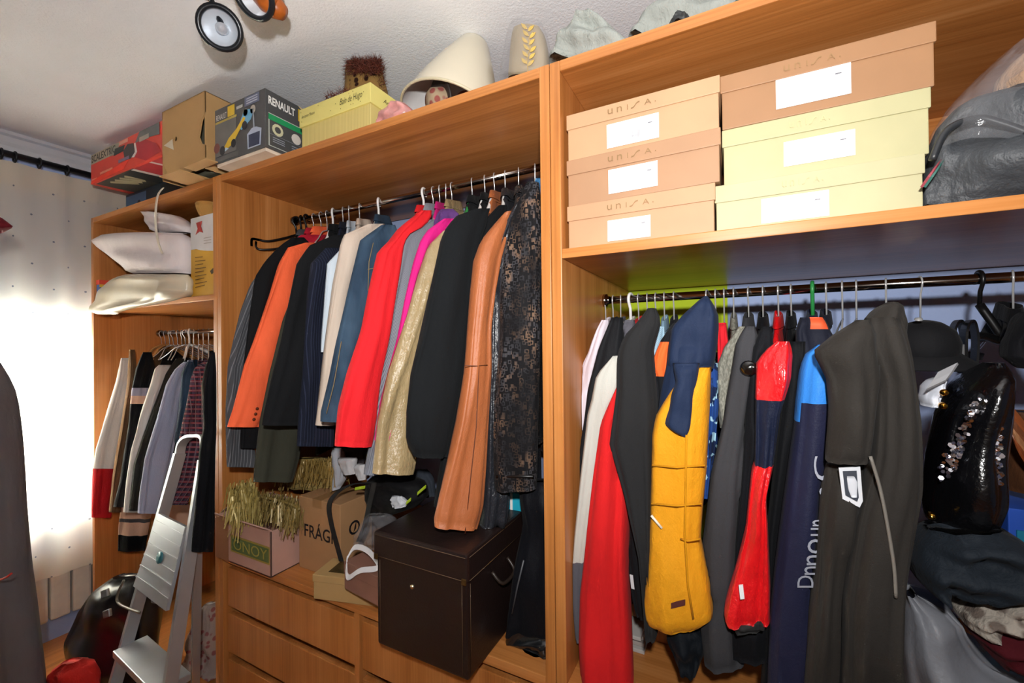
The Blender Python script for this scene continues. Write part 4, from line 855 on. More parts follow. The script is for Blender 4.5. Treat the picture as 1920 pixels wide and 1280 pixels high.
# dark game box under the red one
ub = thing('game_box', 'dark blue picture box lying flat under the red racing set', 'box', (-2.4, 1.12, TOPZ))
a = onY(240, 375, 1.03)
ubx = onY(236, 372, 1.11).x; ubr = onY(304, 205, .95).x - .003
box('box_body', ubx, ubr, 1.11, 1.45, TOPZ, TOPZ+.14, plain('24303f', .5), ub)
pr, rect, txt, disc = prints((ubx, 1.11, TOPZ), (ubr-ubx, 0, 0), (0, 0, .14), ub)
rect('picture', .01, .1, .3, .9, plain('4a6f96', .5)); disc('picture', .1, .4, .014, plain('9c4038', .5)); disc('picture', .2, .5, .02, plain('1a1c24', .5)); rect('picture', .5, .1, .7, .9, plain('12161c', .5)); disc('picture', .78, .5, .03, plain('3f7a3c', .5)); rect('picture', .86, .1, .99, .9, plain('20242a', .5))
rx0, rx1, ry0, rz0, rz1 = -2.945, ubr, .952, TOPZ+.141, 1.003
rbx = thing('game_box', 'red slot racing set box with a racing driver on its side', 'box', (-2.35, 1.0, rz0))
REDB = plain('cf3a28', .42, vary=.06)
box('box_body', rx0, rx1, ry0, 1.32, rz0, rz1, REDB, rbx)
pr, rect, txt, disc = prints((rx0, ry0, rz0), (rx1-rx0, 0, 0), (0, 0, rz1-rz0), rbx)
rect('title_panel', .008, .66, .40, .985, plain('b8ab94', .5)); txt('title', 'SCALEXTRIC', .02, .71, .385, .95, plain('3a3630', .5), bold=.02)
pr('picture', [(.30, .66), (.42, .62), (.44, .97), (.30, .985)], plain('9a988a', .5), .001); pr('picture', [(.36, .6), (.5, .62), (.52, .8), (.38, .82)], plain('1e2a28', .5), .0014)
rect('print', .42, .86, .56, .97, plain('d99a86', .5)); rect('print', .15, .2, .34, .27, plain('e79a7e', .5)); rect('print', .02, .08, .1, .15, plain('e79a7e', .5))
pr('chevron', [(.0, 0), (.5, .05), (.58, .3), (.36, .22), (.02, .1)], plain('e8391a', .45), .001); rect('print', .43, .3, .58, .4, plain('7d6f8c', .5), .0018)
pr('helmet', [(.52, .3), (.5, .62), (.56, .78), (.64, .72), (.66, .42), (.6, .28)], plain('22242a', .4), .0016)
pr('collar', [(.615, .3), (.66, .42), (.65, .7), (.67, .7), (.69, .4), (.65, .27)], WHT, .002)
pr('suit', [(.65, .27), (.69, .4), (.67, .7), (.8, .66), (.93, .4), (.99, .1), (.8, .02)], plain('a92330', .5), .0018)
pr('picture', [(.66, .7), (.72, .98), (.97, .98), (.97, .62), (.8, .7)], plain('6c6f70', .5), .0016); rect('print', .72, .66, .84, .8, plain('b9b0a4', .5), .002)
pr2, rect2, txt2, disc2 = prints((rx0, 1.32, rz0), (rx1-rx0, 0, 0), (0, ry0-1.32, 0), rbx)
pr2('underside_picture', [(.05, .98), (.6, .98), (.5, .6), (.1, .3)], plain('3a352f', .5))
for k in range(4): pr2('underside_finger', [(.16+k*.07, .9), (.2+k*.07, .93), (.33+k*.05, .72), (.3+k*.05, .68)], plain('b7ab8a', .5), .0014)
pr2('underside_glove', [(.42, .95), (.55, .97), (.6, .6), (.45, .55)], plain('1b1c20', .5), .0018); pr2('underside_cuff', [(.56, .97), (.6, .97), (.64, .58), (.6, .6)], WHT, .002)
pr2('underside_suit', [(.6, .97), (.98, .97), (.98, .5), (.64, .55)], plain('a4222c', .5), .0016); pr2('underside_stripe', [(.8, .97), (.83, .97), (.9, .5), (.87, .5)], WHT, .002)
# open cardboard box
cb0 = thing('cardboard_box', 'torn brown cardboard box with open bottom flaps on the curtain side bay', 'box', (-2.0, 1.1, TOPZ))
KR = plain('b9925f', .75, vary=.04); KRD = KR
cx0, cx1, cy0, cy1, cz1 = onY(304, 205, .95).x, -1.875, .95, 1.33, 1.036
zb = TOPZ + .02
t_ = .004
hole = [(.87, .42), (.93, .62), (.995, .72), (.995, .28), (.92, .32)]
def face_pts(u, v): return Vector((cx0 + (cx1-cx0)*u, cy0, zb + (cz1-zb)*v))
hl_ = [(.33 + .011/(cx1-cx0)*math.cos(R(180-k*30)), .53 + .011/(cz1-zb)*math.sin(R(180-k*30))) for k in range(13)]
outer = [(0, .53)] + hl_ + [(0, .53), (0, .28), (.18, 0), (.86, .0), (1, .0), (1, .28), (.92, .32), (.87, .42), (.93, .62), (1, .72), (1, 1), (0, 1)]
quad('front_wall', [face_pts(u, v) for u, v in outer], KR, cb0, t_, Vector((0, 1, 0)))
quad('torn_paper', [face_pts(u, v) + Vector((0, -.002, 0)) for u, v in ((.06, .50), (.27, .54), (.28, .46), (.3, .38))], plain('d8cbb4', .7), cb0, .001, Vector((0, -1, 0)))
box('side_wall', cx1-t_, cx1, cy0, cy1, zb-.01, cz1, KR, cb0, .001); box('side_wall', cx0, cx0+t_, cy0, cy1, zb, cz1, KRD, cb0, .001)
box('back_wall', cx0, cx1, cy1-t_, cy1, TOPZ, cz1, KRD, cb0, .001); box('top_wall', cx0, cx1, cy0, cy1, cz1-t_, cz1, KRD, cb0, .001)
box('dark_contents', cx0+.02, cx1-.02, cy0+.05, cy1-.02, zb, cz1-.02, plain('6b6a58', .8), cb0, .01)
frame_box('flap', (cx0+.09, .9, TOPZ+.004), (.16, 0, 0), (0, .3, 0), (0, 0, .004), KR, cb0, .001)
frame_box('flap', (cx0+.27, .905, TOPZ+.010), (.16, .0, .004), (0, .044, 0), (0, 0, .004), KR, cb0, .001)
# dark toy car box
gx0, gx1, gy0, gz1 = onY(403, 250, .952).x, -1.488, .952, .937
gbx = thing('toy_box', 'dark grey toy car carton with a yellow racing car picture', 'box', (-1.65, 1.1, TOPZ))
GB = plain('4a4a4b', .4, vary=.08)
box('box_body', gx0, gx1, gy0, 1.3, TOPZ+.012, gz1, GB, gbx); box('base_tray', gx0+.006, gx1-.004, gy0+.004, 1.29, TOPZ, TOPZ+.0125, plain('d9c7b4', .6), gbx)
pr, rect, txt, disc = prints((gx0, gy0, TOPZ+.012), (gx1-gx0, 0, 0), (0, 0, gz1-TOPZ-.012), gbx)
YLW = plain('d8b32a', .5)
rect('picture', .02, .12, .45, .72, plain('6c6a66', .5)); rect('title_bar', .02, .72, .46, .76, plain('b8a04a', .5)); rect('brand_square', .28, .77, .42, .96, YLW, .001)
txt('title', 'RENAULT', .04, .78, .26, .88, WHT); rect('maker_block', .62, .82, .9, .98, plain('6b7088', .5)); [rect('maker_print', .66, .85+k*.04, .87, .87+k*.04, plain('b9bccb', .5), .0016) for k in range(3)]
rect('tagline_print', .46, .84, .58, .89, plain('b4b2ae', .5))
pr('car_body', [(.2, .24), (.26, .2), (.38, .26), (.5, .42), (.64, .62), (.6, .66), (.46, .5), (.3, .38)], YLW, .0014)
pr('car_wing', [(.5, .5), (.56, .44), (.74, .56), (.8, .72), (.62, .78), (.56, .66)], plain('6aa7c9', .5), .0012); pr('car_nose', [(.15, .12), (.2, .16), (.3, .2), (.24, .24)], plain('b9cad4', .5), .0016)
for u, v, r_ in ((.17, .2, .018), (.4, .26, .016), (.62, .5, .016)): disc('wheel', u, v, r_, plain('2a2a2c', .6), .002)
disc('badge', .78, .72, .016, plain('b9b2a6', .5)); disc('badge', .64, .72, .014, plain('a9a088', .5)); disc('picture', .05, .28, .02, plain('7c4a40', .5), .0016)
pr('remote', [(.68, .06), (.92, .06), (.94, .34), (.84, .4), (.76, .4), (.67, .32)], plain('aab4c8', .5), .0014); pr('remote_face', [(.70, .08), (.90, .08), (.91, .30), (.7, .3)], plain('242c4a', .4), .0018)
pr('remote_aerial', [(.785, .4), (.815, .4), (.79, .72), (.775, .72)], plain('9aa0aa', .5), .0014)
rect('print', .02, .02, .5, .1, plain('5c5a58', .5))
pr, rect, txt, disc = prints((gx1, gy0, TOPZ+.012), (0, .235, 0), (0, 0, gz1-TOPZ-.012), gbx)
txt('title', 'RENAULT', .05, .76, .50, .9, WHT, bold=.03); rect('brand_square', .56, .72, .76, .94, YLW, .001); pr('helmet_print', [(.55, 1), (.7, .98), (.72, .93), (.62, .95)], plain('c9b48a', .5))
rect('green_bar', .05, .5, .98, .6, plain('1f8f56', .5)); 
for a_, b_, c_, d_ in ((.05, .5, .065, .06), (.05, .6, .98, .612), (.05, .05, .98, .062)): rect('outline', a_, min(b_, d_), c_, max(b_, d_), plain('b9bcb4', .5), .001)
disc('badge', .2, .37, .022, plain('c7c3a0', .5)); disc('badge_core', .2, .37, .012, GB, .002); disc('badge', .52, .36, .02, plain('d0c8c0', .5)); rect('small_panel', .82, .3, .95, .5, plain('d8cfc6', .5)); disc('red_dot', .88, .4, .008, plain('b8312a', .5), .002)
for k in range(3): rect('print', .12, .21-k*.035, .32, .225-k*.035, GRY); rect('print', .44, .2-k*.04, .66, .215-k*.04, GRY)
rect('rule', .07, .26, .98, .265, GRY)
# yellow gift box with lid
yx0, yx1, yy0, yz1 = onY(561, 210, 1.03).x, -1.05, 1.03, .872
hb2 = thing('gift_box', 'yellow striped gift box with a script printed lid', 'box', (-1.22, 1.17, TOPZ))
stm, snt, sb = newmat('yellow_striped_card')
wv = N(snt, 'ShaderNodeTexWave'); wv.inputs['Scale'].default_value = 45; snt.links.new(coords(snt, (1, 1, 0)), wv.inputs['Vector'])
snt.links.new(ramp(snt, wv.outputs['Fac'], [(.2, lin('c4b069')), (.8, lin('d6c37c'))]), sb.inputs['Base Color']); sb.inputs['Roughness'].default_value = .5
YC = plain('e0d27c', .5, vary=.03)
box('box_body', yx0+.006, yx1-.006, yy0+.006, 1.31, TOPZ, yz1-.05, stm, hb2); box('lid', yx0, yx1, yy0, 1.316, yz1-.066, yz1, YC, hb2)
INK = plain('4a4220', .6)
pr, rect, txt, disc = prints((yx0, yy0, yz1-.066), (yx1-yx0, 0, 0), (0, 0, .066), hb2)
txt('script', 'Bain de Hugo', .6, .28, .9, .72, INK, shear=.35); txt('script', 'Ancienne Maison', .04, .45, .24, .62, INK, shear=.35)
rs = random.Random(5)
for k in range(14): disc('speckle', rs.uniform(.03, .97), rs.uniform(.1, .9), .0016, plain('8a7f3c', .6))
pr, rect, txt, disc = prints((yx1, yy0, yz1-.066), (0, .286, 0), (0, 0, .066), hb2)
txt('script', 'Ancienne Maison', .2, .4, .75, .62, INK, shear=.35)
# furry hat
fh = thing('fur_hat', 'leopard print hat with wild brown fur behind the yellow box', 'hat', onY(680, 190, 1.25))
c = onY(684, 152, 1.19)
c.z = max(c.z, yz1 + .05)
strip('hat_band', [(118, 662, 705), (135, 656, 712), (160, 654, 718), (190, 652, 722)], (c.x, 1.19), (1, 0), .05, fabric('8a6a3c', .9, pat='leopard', h2='2a140a'), fh, nz=12, fold=.003)
vs = []; fs = []
def hair(p, d_, L, w_):
    b = len(vs); d_ = d_.normalized(); s_ = d_.cross(Vector((rs.uniform(-1, 1), rs.uniform(-1, 1), rs.uniform(-1, 1)))).normalized()*w_
    bend = Vector((rs.uniform(-.4, .4), rs.uniform(-.4, .4), rs.uniform(-.6, .2)))
    m_ = p + d_*L*.5; e_ = p + (d_ + bend).normalized()*L
    vs.extend([p-s_, p+s_, m_-s_*.7, m_+s_*.7, e_]); fs.extend([(b, b+1, b+3, b+2), (b+2, b+3, b+4)])
for k in range(2900):
    if k < 950 or k >= 1500: px = rs.uniform(654, 712); py = rs.uniform(112, 138); 
    elif k < 1250: px = rs.choice((rs.uniform(650, 664), rs.uniform(706, 720))); py = rs.uniform(125, 190)
    else: px = rs.uniform(612, 655); py = 186 - (px-612)*.32 + rs.uniform(-6, 8)
    y_ = 1.19 + rs.uniform(-.05, .05) if k < 1250 else rs.uniform(1.12, 1.15) if k >= 1500 else 1.05 + rs.uniform(0, .06)
    p = onY(px, py, y_); p.z = max(p.z, (yz1+.002) if 1500 > k >= 1250 else -9)
    hair(p, Vector((rs.uniform(-1, 1)+(px-684)/40*(k < 1250 or k >= 1500), rs.uniform(-.9, .5), rs.uniform(-.5, 1.0))), rs.uniform(.012, .04), .0009)
hr = mk('fur', vs, fs, plain('5a2413', .7, vary=.4, vs=60), fh); hr['kind'] = 'stuff'
# pink plastic roll beside the lampshade
pk = tag(strip('plastic_pouch', [(194, 745, 760), (204, 728, 772), (216, 716, 776), (228, 712, 760), (236, 713, 735)], (0, 1.045), (1, 0), .03, plain('cf8f8a', .25, vary=.3, vs=25, coat=.5), None, nz=12, fold=.004), 'pink and clear plastic pouch beside the lampshade', 'pouch')
# lampshade lying on its side
ls = thing('lampshade', 'large glossy cream conical lampshade lying open side out', 'lampshade', onY(850, 200, 1.2))
SHD = plain('ddd3ba', .22, vary=.03, coat=.5); SHI = plain('e8e6e4', .6)
rc = Vector((onY(845, 180, 1.2).x, 1.2, TOPZ + .060)); ax = Vector((.12, .30, .95)).normalized()
M = axisM(rc, ax)
lathe('shade', [(.172, 0), (.168, .012), (.142, .1), (.106, .2), (.06, .31), (.05, .325), (.0, .327)], M, SHD, ls, 56)
lathe('lining', [(.168, .001), (.164, .012), (.138, .1), (.102, .2), (.056, .305), (.0, .315)], M, SHI, ls, 56)
tube('rim_band', [M @ Vector((.172*math.cos(k*.1309), .172*math.sin(k*.1309), 0)) for k in range(48)], .0045, plain('c9bd9e', .4), ls, 8, True)
hi = thing('hat', 'brown brimmed hat with a floral crown stored inside the lampshade', 'hat', (rc.x, 1.13, TOPZ))
M2 = axisM((rc.x+.02, 1.115, TOPZ+.076), (.5, .9, .25))
lathe('brim', [(.044, .004), (.072, -.004), (.075, 0), (.072, .004), (.044, .01)], M2, plain('2e2622', .5), hi, 36)
lathe('crown', [(.044, .004), (.04, -.03), (.028, -.042), (.0, -.045)], M2, fabric('a08c72', .8, pat='spots', h2='8a4a44'), hi, 30)
hi2 = thing('hat', 'faded red felt hat behind the brown one inside the lampshade', 'hat', (rc.x, 1.2, TOPZ))
lathe('brim', [(.0, .0), (.05, -.02), (.078, .012), (.08, .016), (.05, .0), (.0, .02)], axisM((rc.x+.03, 1.22, TOPZ+.075), (.4, .9, .3)), fabric('8e4a40', .85), hi2, 30)
# gold gift bag in clear film
gg = thing('gift_bag', 'gold gift bag with a leaf pattern wrapped in clear film', 'gift bag', onY(992, 130, 1.12))
strip('bag_body', [(52, 972, 1012), (64, 964, 1020), (90, 960, 1026), (150, 955, 1032)], (0, 1.12), (1, 0), .035, plain('a8987c', .3, .15, vary=.05), gg, nz=12, fold=.001, ends=(.5, .9))
strip('film', [(44, 968, 1016), (60, 958, 1024), (100, 948, 1032), (150, 938, 1038)], (0, 1.12), (1, 0), .046, pc, gg, nz=12, fold=.004)
GD = plain('e0bd62', .25, .5)
def leaf(px, py, ang, L=15, y=1.079):
    a = R(ang); pts = []
    for k, wv_ in ((0, 0), (.3, .2), (.6, .22), (1, 0), (.6, -.14), (.3, -.14)):
        pts.append(onY(px + L*(k*math.cos(a) - wv_*math.sin(a)), py - L*(k*math.sin(a) + wv_*math.cos(a)), y))
    quad('leaf', pts, GD, gg, .0006, Vector((0, -1, 0)))
for k in range(6):
    x, y = 990 + (k*2) % 5, 124 - k*13
    leaf(x, y, 45, 17); leaf(x-1, y-4, 135, 17)
tube('stem', smooth_path([onY(x, y, 1.079) for x, y in ((990, 135), (988, 110), (994, 90), (992, 72), (1000, 60))], 4), .0009, GD, gg, 6)
# grey cloth bags on the right bay
for lab, rows, Y_ in (('pale grey cloth bag with a peaked fold on the shoe box bay', [(48, 1098, 1112), (56, 1085, 1135), (72, 1062, 1160), (90, 1050, 1185), (125, 1035, 1215)], 1.15),
                      ('pale grey cloth sack slumped further along the shoe box bay', [(-12, 1290, 1400), (10, 1260, 1420), (30, 1225, 1420), (50, 1200, 1400), (85, 1180, 1350)], 1.2)):
    pillow(lab, 'bag', rows, Y_, .08, fabric('9a9e98', .75, wr=.9, vary=.05), 'cloth_bag', nz=18, fold=.010, n=30)
pillow('small black pouch lying before the grey cloth sack', 'pouch', [(30, 1275, 1290), (36, 1262, 1294), (48, 1255, 1294)], 1.06, .02, plain('2a2c2c', .6), 'pouch', nz=8)
pillow('teal trimmed dark pouch on the end of the shoe box bay', 'pouch', [(-6, 1384, 1402), (4, 1378, 1410), (22, 1370, 1412)], 1.06, .02, plain('2f4a4c', .6), 'pouch', nz=8)
# ------------------------------------------------------------------ shoe boxes on the right shelf
def shoebox(label, x0, x1, y0, z0, h, hexa, lidhex, lab, ink, rot=0, word=True, txtu=(.30, .62), barcode=False, depth=.19):
    t = thing('shoe_box', label, 'shoe box', ((x0+x1)/2, y0+depth/2, z0), 'shoe boxes on the upper shelf')
    U = Vector((math.cos(R(rot)), math.sin(R(rot)), 0))*(x1-x0); V = Vector((-math.sin(R(rot)), math.cos(R(rot)), 0))*depth
    O = Vector((x0, y0, z0)); u, v = U.normalized(), V.normalized(); hl = .038
    frame_box('box_body', O, U, V, (0, 0, h-.003), plain(hexa, .6, vary=.05), t)
    frame_box('lid', O - u*.003 - v*.003 + Vector((0, 0, h-hl)), U + u*.006, V + v*.006, (0, 0, hl), plain(lidhex, .6, vary=.05), t)
    pr, rect, txt, disc = prints(O - v*.0005, U, Vector((0, 0, h)), t)
    rect('paper_label', lab[0], lab[1], lab[2], lab[3], plain('f4f3f4', .5, vary=.01))
    lg = plain('c2c0c6', .6)
    w_, h_ = lab[2]-lab[0], lab[3]-lab[1]
    for k in range(3): rect('label_print', lab[0]+w_*.08, lab[1]+h_*(.72-.12*k), lab[0]+w_*(.3-.05*k), lab[1]+h_*(.745-.12*k), lg, .0016)
    rect('label_print', lab[0]+w_*.1, lab[1]+h_*.28, lab[0]+w_*.6, lab[1]+h_*.3, lg, .0016); rect('label_print', lab[0]+w_*.8, lab[1]+h_*.66, lab[0]+w_*.88, lab[1]+h_*.7, plain('77767c', .6), .0016)
    if barcode:
        for k in range(7): rect('bar', lab[0]+w_*(.5+k*.022), lab[1]+h_*.2, lab[0]+w_*(.508+k*.022), lab[1]+h_*.5, plain('77767c', .6), .0016)
    if word:
        pr, rect, txt, disc = prints(O - v*.0035 + Vector((0, 0, h-hl)), U, Vector((0, 0, hl)), t)
        I = plain(ink, .6); a, b = txtu; W_ = b-a
        txt('letter', 'u', a, .34, a+W_*.11, .66, I); txt('letter', 'n', a+W_*.2, .34, a+W_*.31, .66, I); rect('letter', a+W_*.42, .34, a+W_*.435, .66, I)
        pts = [(a+W_*(.5+.02*k), .36 + .30/(1+math.exp(-(k-4.5)*1.1))) for k in range(10)]
        pr('letter', [(x, y+.05) for x, y in pts] + [(x, y-.03) for x, y in pts[::-1]], I) if False else [pr('letter_stroke', [(x0_, y0_-.035), (x1_, y1_-.035), (x1_, y1_+.035), (x0_, y0_+.035)], I) for (x0_, y0_), (x1_, y1_) in zip(pts, pts[1:])]
        txt('letter', 'A', a+W_*.78, .36, a+W_*.92, .68, I); disc('full_stop', b, .42, .0012, I)
    return t
z = SH1; K1, K2, YB, YBL = 'c79a6b', 'cfa374', 'b2ac86', 'b2ac86'
shoebox('tan shoe box at the bottom of the three tan ones', -.366, -.03, 1.03, z, .112, 'b48b68', 'b48b68', (.30, .10, .60, .55), '8a6a44')
shoebox('tan shoe box in the middle of the three tan ones', -.366, -.018, 1.03, z+.112, .117, 'a37c5c', 'a37c5c', (.30, .12, .63, .62), '8a6a44', rot=-.6)
shoebox('tan shoe box with barcode label on top of the three tan ones', -.365, -.018, 1.03, z+.229, .116, 'b6906c', 'b6906c', (.29, .08, .64, .58), '8a6a44', barcode=True)
shoebox('pale yellow shoe box at the bottom of the second stack', -.026, .318, 1.045, z, .108, YB, YBL, (.25, .12, .59, .60), 'b9b183', txtu=(.36, .56))
shoebox('pale yellow shoe box under the brown one in the second stack', -.010, .330, 1.05, z+.108, .122, 'b1ab82', 'b1ab82', (.33, .16, .68, .58), 'b9b183', rot=.4, txtu=(.36, .56))
shoebox('brown shoe box on top of the two pale yellow ones', -.012, .338, 1.045, z+.230, .118, '9c7350', '9c7350', (.29, .16, .65, .72), '93714a', rot=.8, txtu=(.33, .60))
gbk = thing('backpack', 'dark grey leather backpack half covered in clear plastic on the shelf', 'backpack', (.45, 1.15, SH1))
DG = fabric('34373b', .55, wr=.6, spec=.5)
strip('pack_body', [(180, 1850, 1990), (205, 1790, 2050), (240, 1758, 2100), (290, 1738, 2120), (330, 1732, 2130), (365, 1728, 2130), (386, 1732, 2130)], (0, 1.07), (1, 0), .06, DG, gbk, nz=22, fold=.012, ends=(.4, .6))
tube('zip_edge', smooth_path([onY(x, y, 1.0) for x, y in ((1748, 300), (1775, 245), (1830, 222), (1880, 232), (1930, 250))], 5), .006, plain('232528', .4), gbk)
for c_, x in (('8a2a36', 1738), ('1f5a50', 1744)): ribbon('strap', [onY(x-6, 345, 1.01), onY(x+8, 325, 1.0), onY(x+22, 305, 1.0)], .012, (.5, 0, .8), .004, plain(c_, .6), gbk)
strip('plastic_cover', [(85, 1905, 1960), (120, 1862, 1990), (160, 1818, 2020), (200, 1780, 2060), (250, 1748, 2100), (285, 1745, 2100)], (0, 1.06), (1, 0), .075, pc, gbk, nz=18, fold=.008)
fr2 = tag(strip('fur_collar', [(95, 1925, 1990), (120, 1895, 1990), (150, 1870, 1990), (175, 1865, 1990)], (0, 1.16), (1, 0), .04, fabric('b08a66', .95, wr=1), None, nz=10, fold=.006), 'beige fur collar bundled behind the dark grey backpack', 'collar')
# ------------------------------------------------------------------ counter of the middle bay
tx0, tx1, ty0, ty1, tz0 = onZ(711, 1203, CT1).x, onZ(880, 1275, CT1).x, onZ(790, 1240, CT1).y, 1.24, CT1
tzl, tzt = onY(711, 1043, ty0).z, onY(718, 997, ty0).z
tk = thing('trunk', 'dark brown leather storage trunk overhanging the counter', 'trunk', ((tx0+tx1)/2, (ty0+ty1)/2, tz0))
LT = plain('201513', .42, vary=.06, bs=.25, spec=.4); STI = plain('4d3620', .6)
box('trunk_body', tx0, tx1, ty0, ty1, tz0, tzl+.004, LT, tk, .006)
frame_box('lid', (tx0-.006, ty0-.008, tzl), (tx1-tx0+.012, 0, 0), (0, ty1-ty0+.01, .0), (0, 0, tzt-tzl), LT, tk, .008)
for z_ in (tzl+.006, tzt-.008): tube('stitching', [(tx0, ty0-.009, z_), (tx1, ty0-.009, z_)], .0008, STI, tk, 6); tube('stitching', [(tx1+.007, ty0, z_), (tx1+.007, ty1, z_)], .0008, STI, tk, 6)
for x_ in (tx0+.012, tx1-.016): tube('stitching', [(x_, ty0-.001, tz0+.01), (x_, ty0-.001, tzl-.008)], .0008, STI, tk, 6)
tube('stitching', [(tx1+.001, ty0+.012, tz0+.01), (tx1+.001, ty0+.012, tzl-.008)], .0008, STI, tk, 6)
lathe('stud', [(0, .006), (.005, .005), (.007, 0), (.007, -.003)], axisM((tx0+(tx1-tx0)*.42, ty0, tzl-.055), (0, -1, 0)), plain('d8c9a8', .2, 1), tk, 14)
for x_ in (tx0-.002, tx1-.012): box('corner_fitting', x_, x_+.014, ty0-.011, ty0-.006, tzl-.004, tzl+.012, plain('6a5230', .35, .8), tk, .002)
tube('side_handle', smooth_path([(tx1+.002, ty0+.12, tzl-.03), (tx1+.03, ty0+.13, tzl-.06), (tx1+.03, ty0+.2, tzl-.06), (tx1+.002, ty0+.21, tzl-.03)], 4), .005, plain('2a201a', .4), tk)
# pink moving box with printed tape
px0, px1, py0 = -1.872, onZ(508, 1083, CT1).x, onZ(508, 1083, CT1).y
pzt = onY(500, 992, py0).z
mb = thing('moving_box', 'pinkish cardboard box with green and yellow printed tape', 'box', ((px0+px1)/2, py0+.12, CT1))
PK = plain('bd9486', .7, vary=.05); PKD = PK
box('front_wall', px0, px1, py0, py0+.005, CT1, pzt, PK, mb, .001); box('side_wall', px1-.005, px1, py0, py0+.24, CT1, pzt-.005, PK, mb, .001)
box('side_wall', px0+.012, px0+.017, py0, py0+.24, CT1, pzt, PKD, mb, .001); box('back_wall', px0+.012, px1, py0+.235, py0+.24, CT1, pzt+.01, PKD, mb, .001); box('base', px0+.012, px1, py0, py0+.24, CT1, CT1+.005, PKD, mb, .001)
frame_box('flap', (px0+.005, py0, pzt-.002), (px1-px0-.01, 0, 0), (0, -.03, .02), (0, .003, .004), PK, mb, .001)
frame_box('flap', (px0+.012, py0+.01, pzt), (-.0, .2, 0), (.05, 0, .03), (0, 0, .004), PKD, mb, .001)
pr, rect, txt, disc = prints((px0, py0, CT1), (px1-px0, 0, 0), (0, 0, pzt-CT1), mb)
rect('tape_edge', .30, .26, .985, .64, plain('a08a3a', .5)); rect('tape', .32, .30, .97, .60, plain('5c6e3c', .5), .0012); rect('packing_tape', .02, .0, .26, 1, plain('9a6a4a', .3), .001)
txt('tape_print', 'ONOY', .36, .34, .95, .57, plain('a89a44', .5), lift=.0024)
# gold tinsel and fringe
def fringe(name, label, top, seed, n=260, hexa='a8924e', y=(1.0, 1.1), L=(.05, .12)):
    rs = random.Random(seed); t = thing('tinsel', label, 'garland', onY(top[0][0], top[0][1], y[0]))
    pts = [onY(px, py, y[0] + (y[1]-y[0])*.5) for px, py in top]
    tube('cord', smooth_path(pts, 5), .006, plain(hexa, .45), t)
    sp_ = smooth_path(pts, 10); vs = []; fs = []
    for k in range(n):
        p = rs.choice(sp_) + Vector((rs.uniform(-.01, .01), rs.uniform(-.05, .05), rs.uniform(-.01, .02))); q = p.copy(); b = len(vs); w_ = rs.uniform(.0012, .0025); Lk = rs.uniform(*L)
        dx, dy = rs.uniform(-.25, .25), rs.uniform(-.35, .1)
        for j in range(4):
            tt_ = j/3; c_ = p + Vector((dx*Lk*tt_ + rs.uniform(-.003, .003), dy*Lk*tt_, -Lk*tt_)); s_ = Vector((w_*math.cos(k), w_*math.sin(k), 0))
            vs.extend([c_-s_, c_+s_])
        for j in range(3): fs.append((b+2*j, b+2*j+1, b+2*j+3, b+2*j+2))
    o = mk('fringe_strands', vs, fs, plain(hexa, .4, .2, vary=.12, vs=70, spec=.6), t); o['kind'] = 'stuff'; return t
fringe('tinsel', 'gold tinsel fringe spilling over the pinkish box', [(452, 905), (458, 925), (463, 945)], 1, 300, 'b09b58', (.95, 1.0), (.04, .13))
fringe('tinsel', 'matte gold fringe heaped along the back of the pinkish box', [(475, 930), (510, 935), (545, 945), (562, 955)], 2, 520, '8f7a45', (1.0, 1.12), (.03, .1))
fringe('tinsel', 'gold fringe lying on top of the fragile box', [(545, 875), (580, 870), (615, 868), (640, 872)], 3, 520, '94793f', (1.12, 1.22), (.03, .09))
tag(strip('gold_cushion', [(858, 560, 600), (868, 545, 645), (890, 540, 650), (912, 545, 640)], (onY(595, 890, 1.22).x, 1.22), (1, 0), .05, fabric('7d6a3c', .6, pat='tweed', h2='a58f58', wr=.5), None, nz=12, fold=.006), 'gold brocade cushion behind the coats over the fragile box', 'cushion')
tag(strip('gold_pouch', [(905, 425, 452), (920, 420, 458), (940, 424, 460), (946, 432, 458)], (onY(440, 925, 1.08).x, 1.08), (1, 0), .04, fabric('6e5c38', .7, pat='tweed', h2='8f7a4a', wr=.5), None, nz=10, fold=.004), 'small gold brocade pouch against the wood panel', 'pouch')
# FRAGIL carton
fx0, fy0 = onZ(561, 1062, CT1).x, onZ(561, 1062, CT1).y
fx1 = onY(638, 1000, fy0).x; fzt = onY(638, 947, fy0).z; fy1 = onX(697, 930, fx1).y
fb = thing('carton', 'brown carton printed FRÁGIL with a recycling mark', 'box', ((fx0+fx1)/2, (fy0+fy1)/2, CT1))
CKB = plain('ab8158', .7, vary=.06)
fy1 = min(fy1, 1.45)
box('box_body', fx0, fx1, fy0, fy1, CT1, fzt, CKB, fb, .003); box('tape_strip', fx0+.08, fx0+.13, fy0-.0008, fy1, fzt-.03, fzt+.0012, plain('9c744c', .35), fb, 0)
pr, rect, txt, disc = prints((fx0, fy0, CT1), (fx1-fx0, 0, 0), (0, 0, fzt-CT1), fb)
txt('lettering', 'FRÁGIL', .15, .46, .98, .68, BLK, bold=.01)
pr, rect, txt, disc = prints((fx1, fy0, CT1), (0, fy1-fy0, 0), (0, 0, fzt-CT1), fb)
disc('recycling_mark', .42, .62, .026, BLK); disc('mark_inner', .42, .62, .018, CKB, .002); pr('mark_arrow', [(.38, .56), (.46, .6), (.47, .7), (.42, .64)], BLK, .0026)
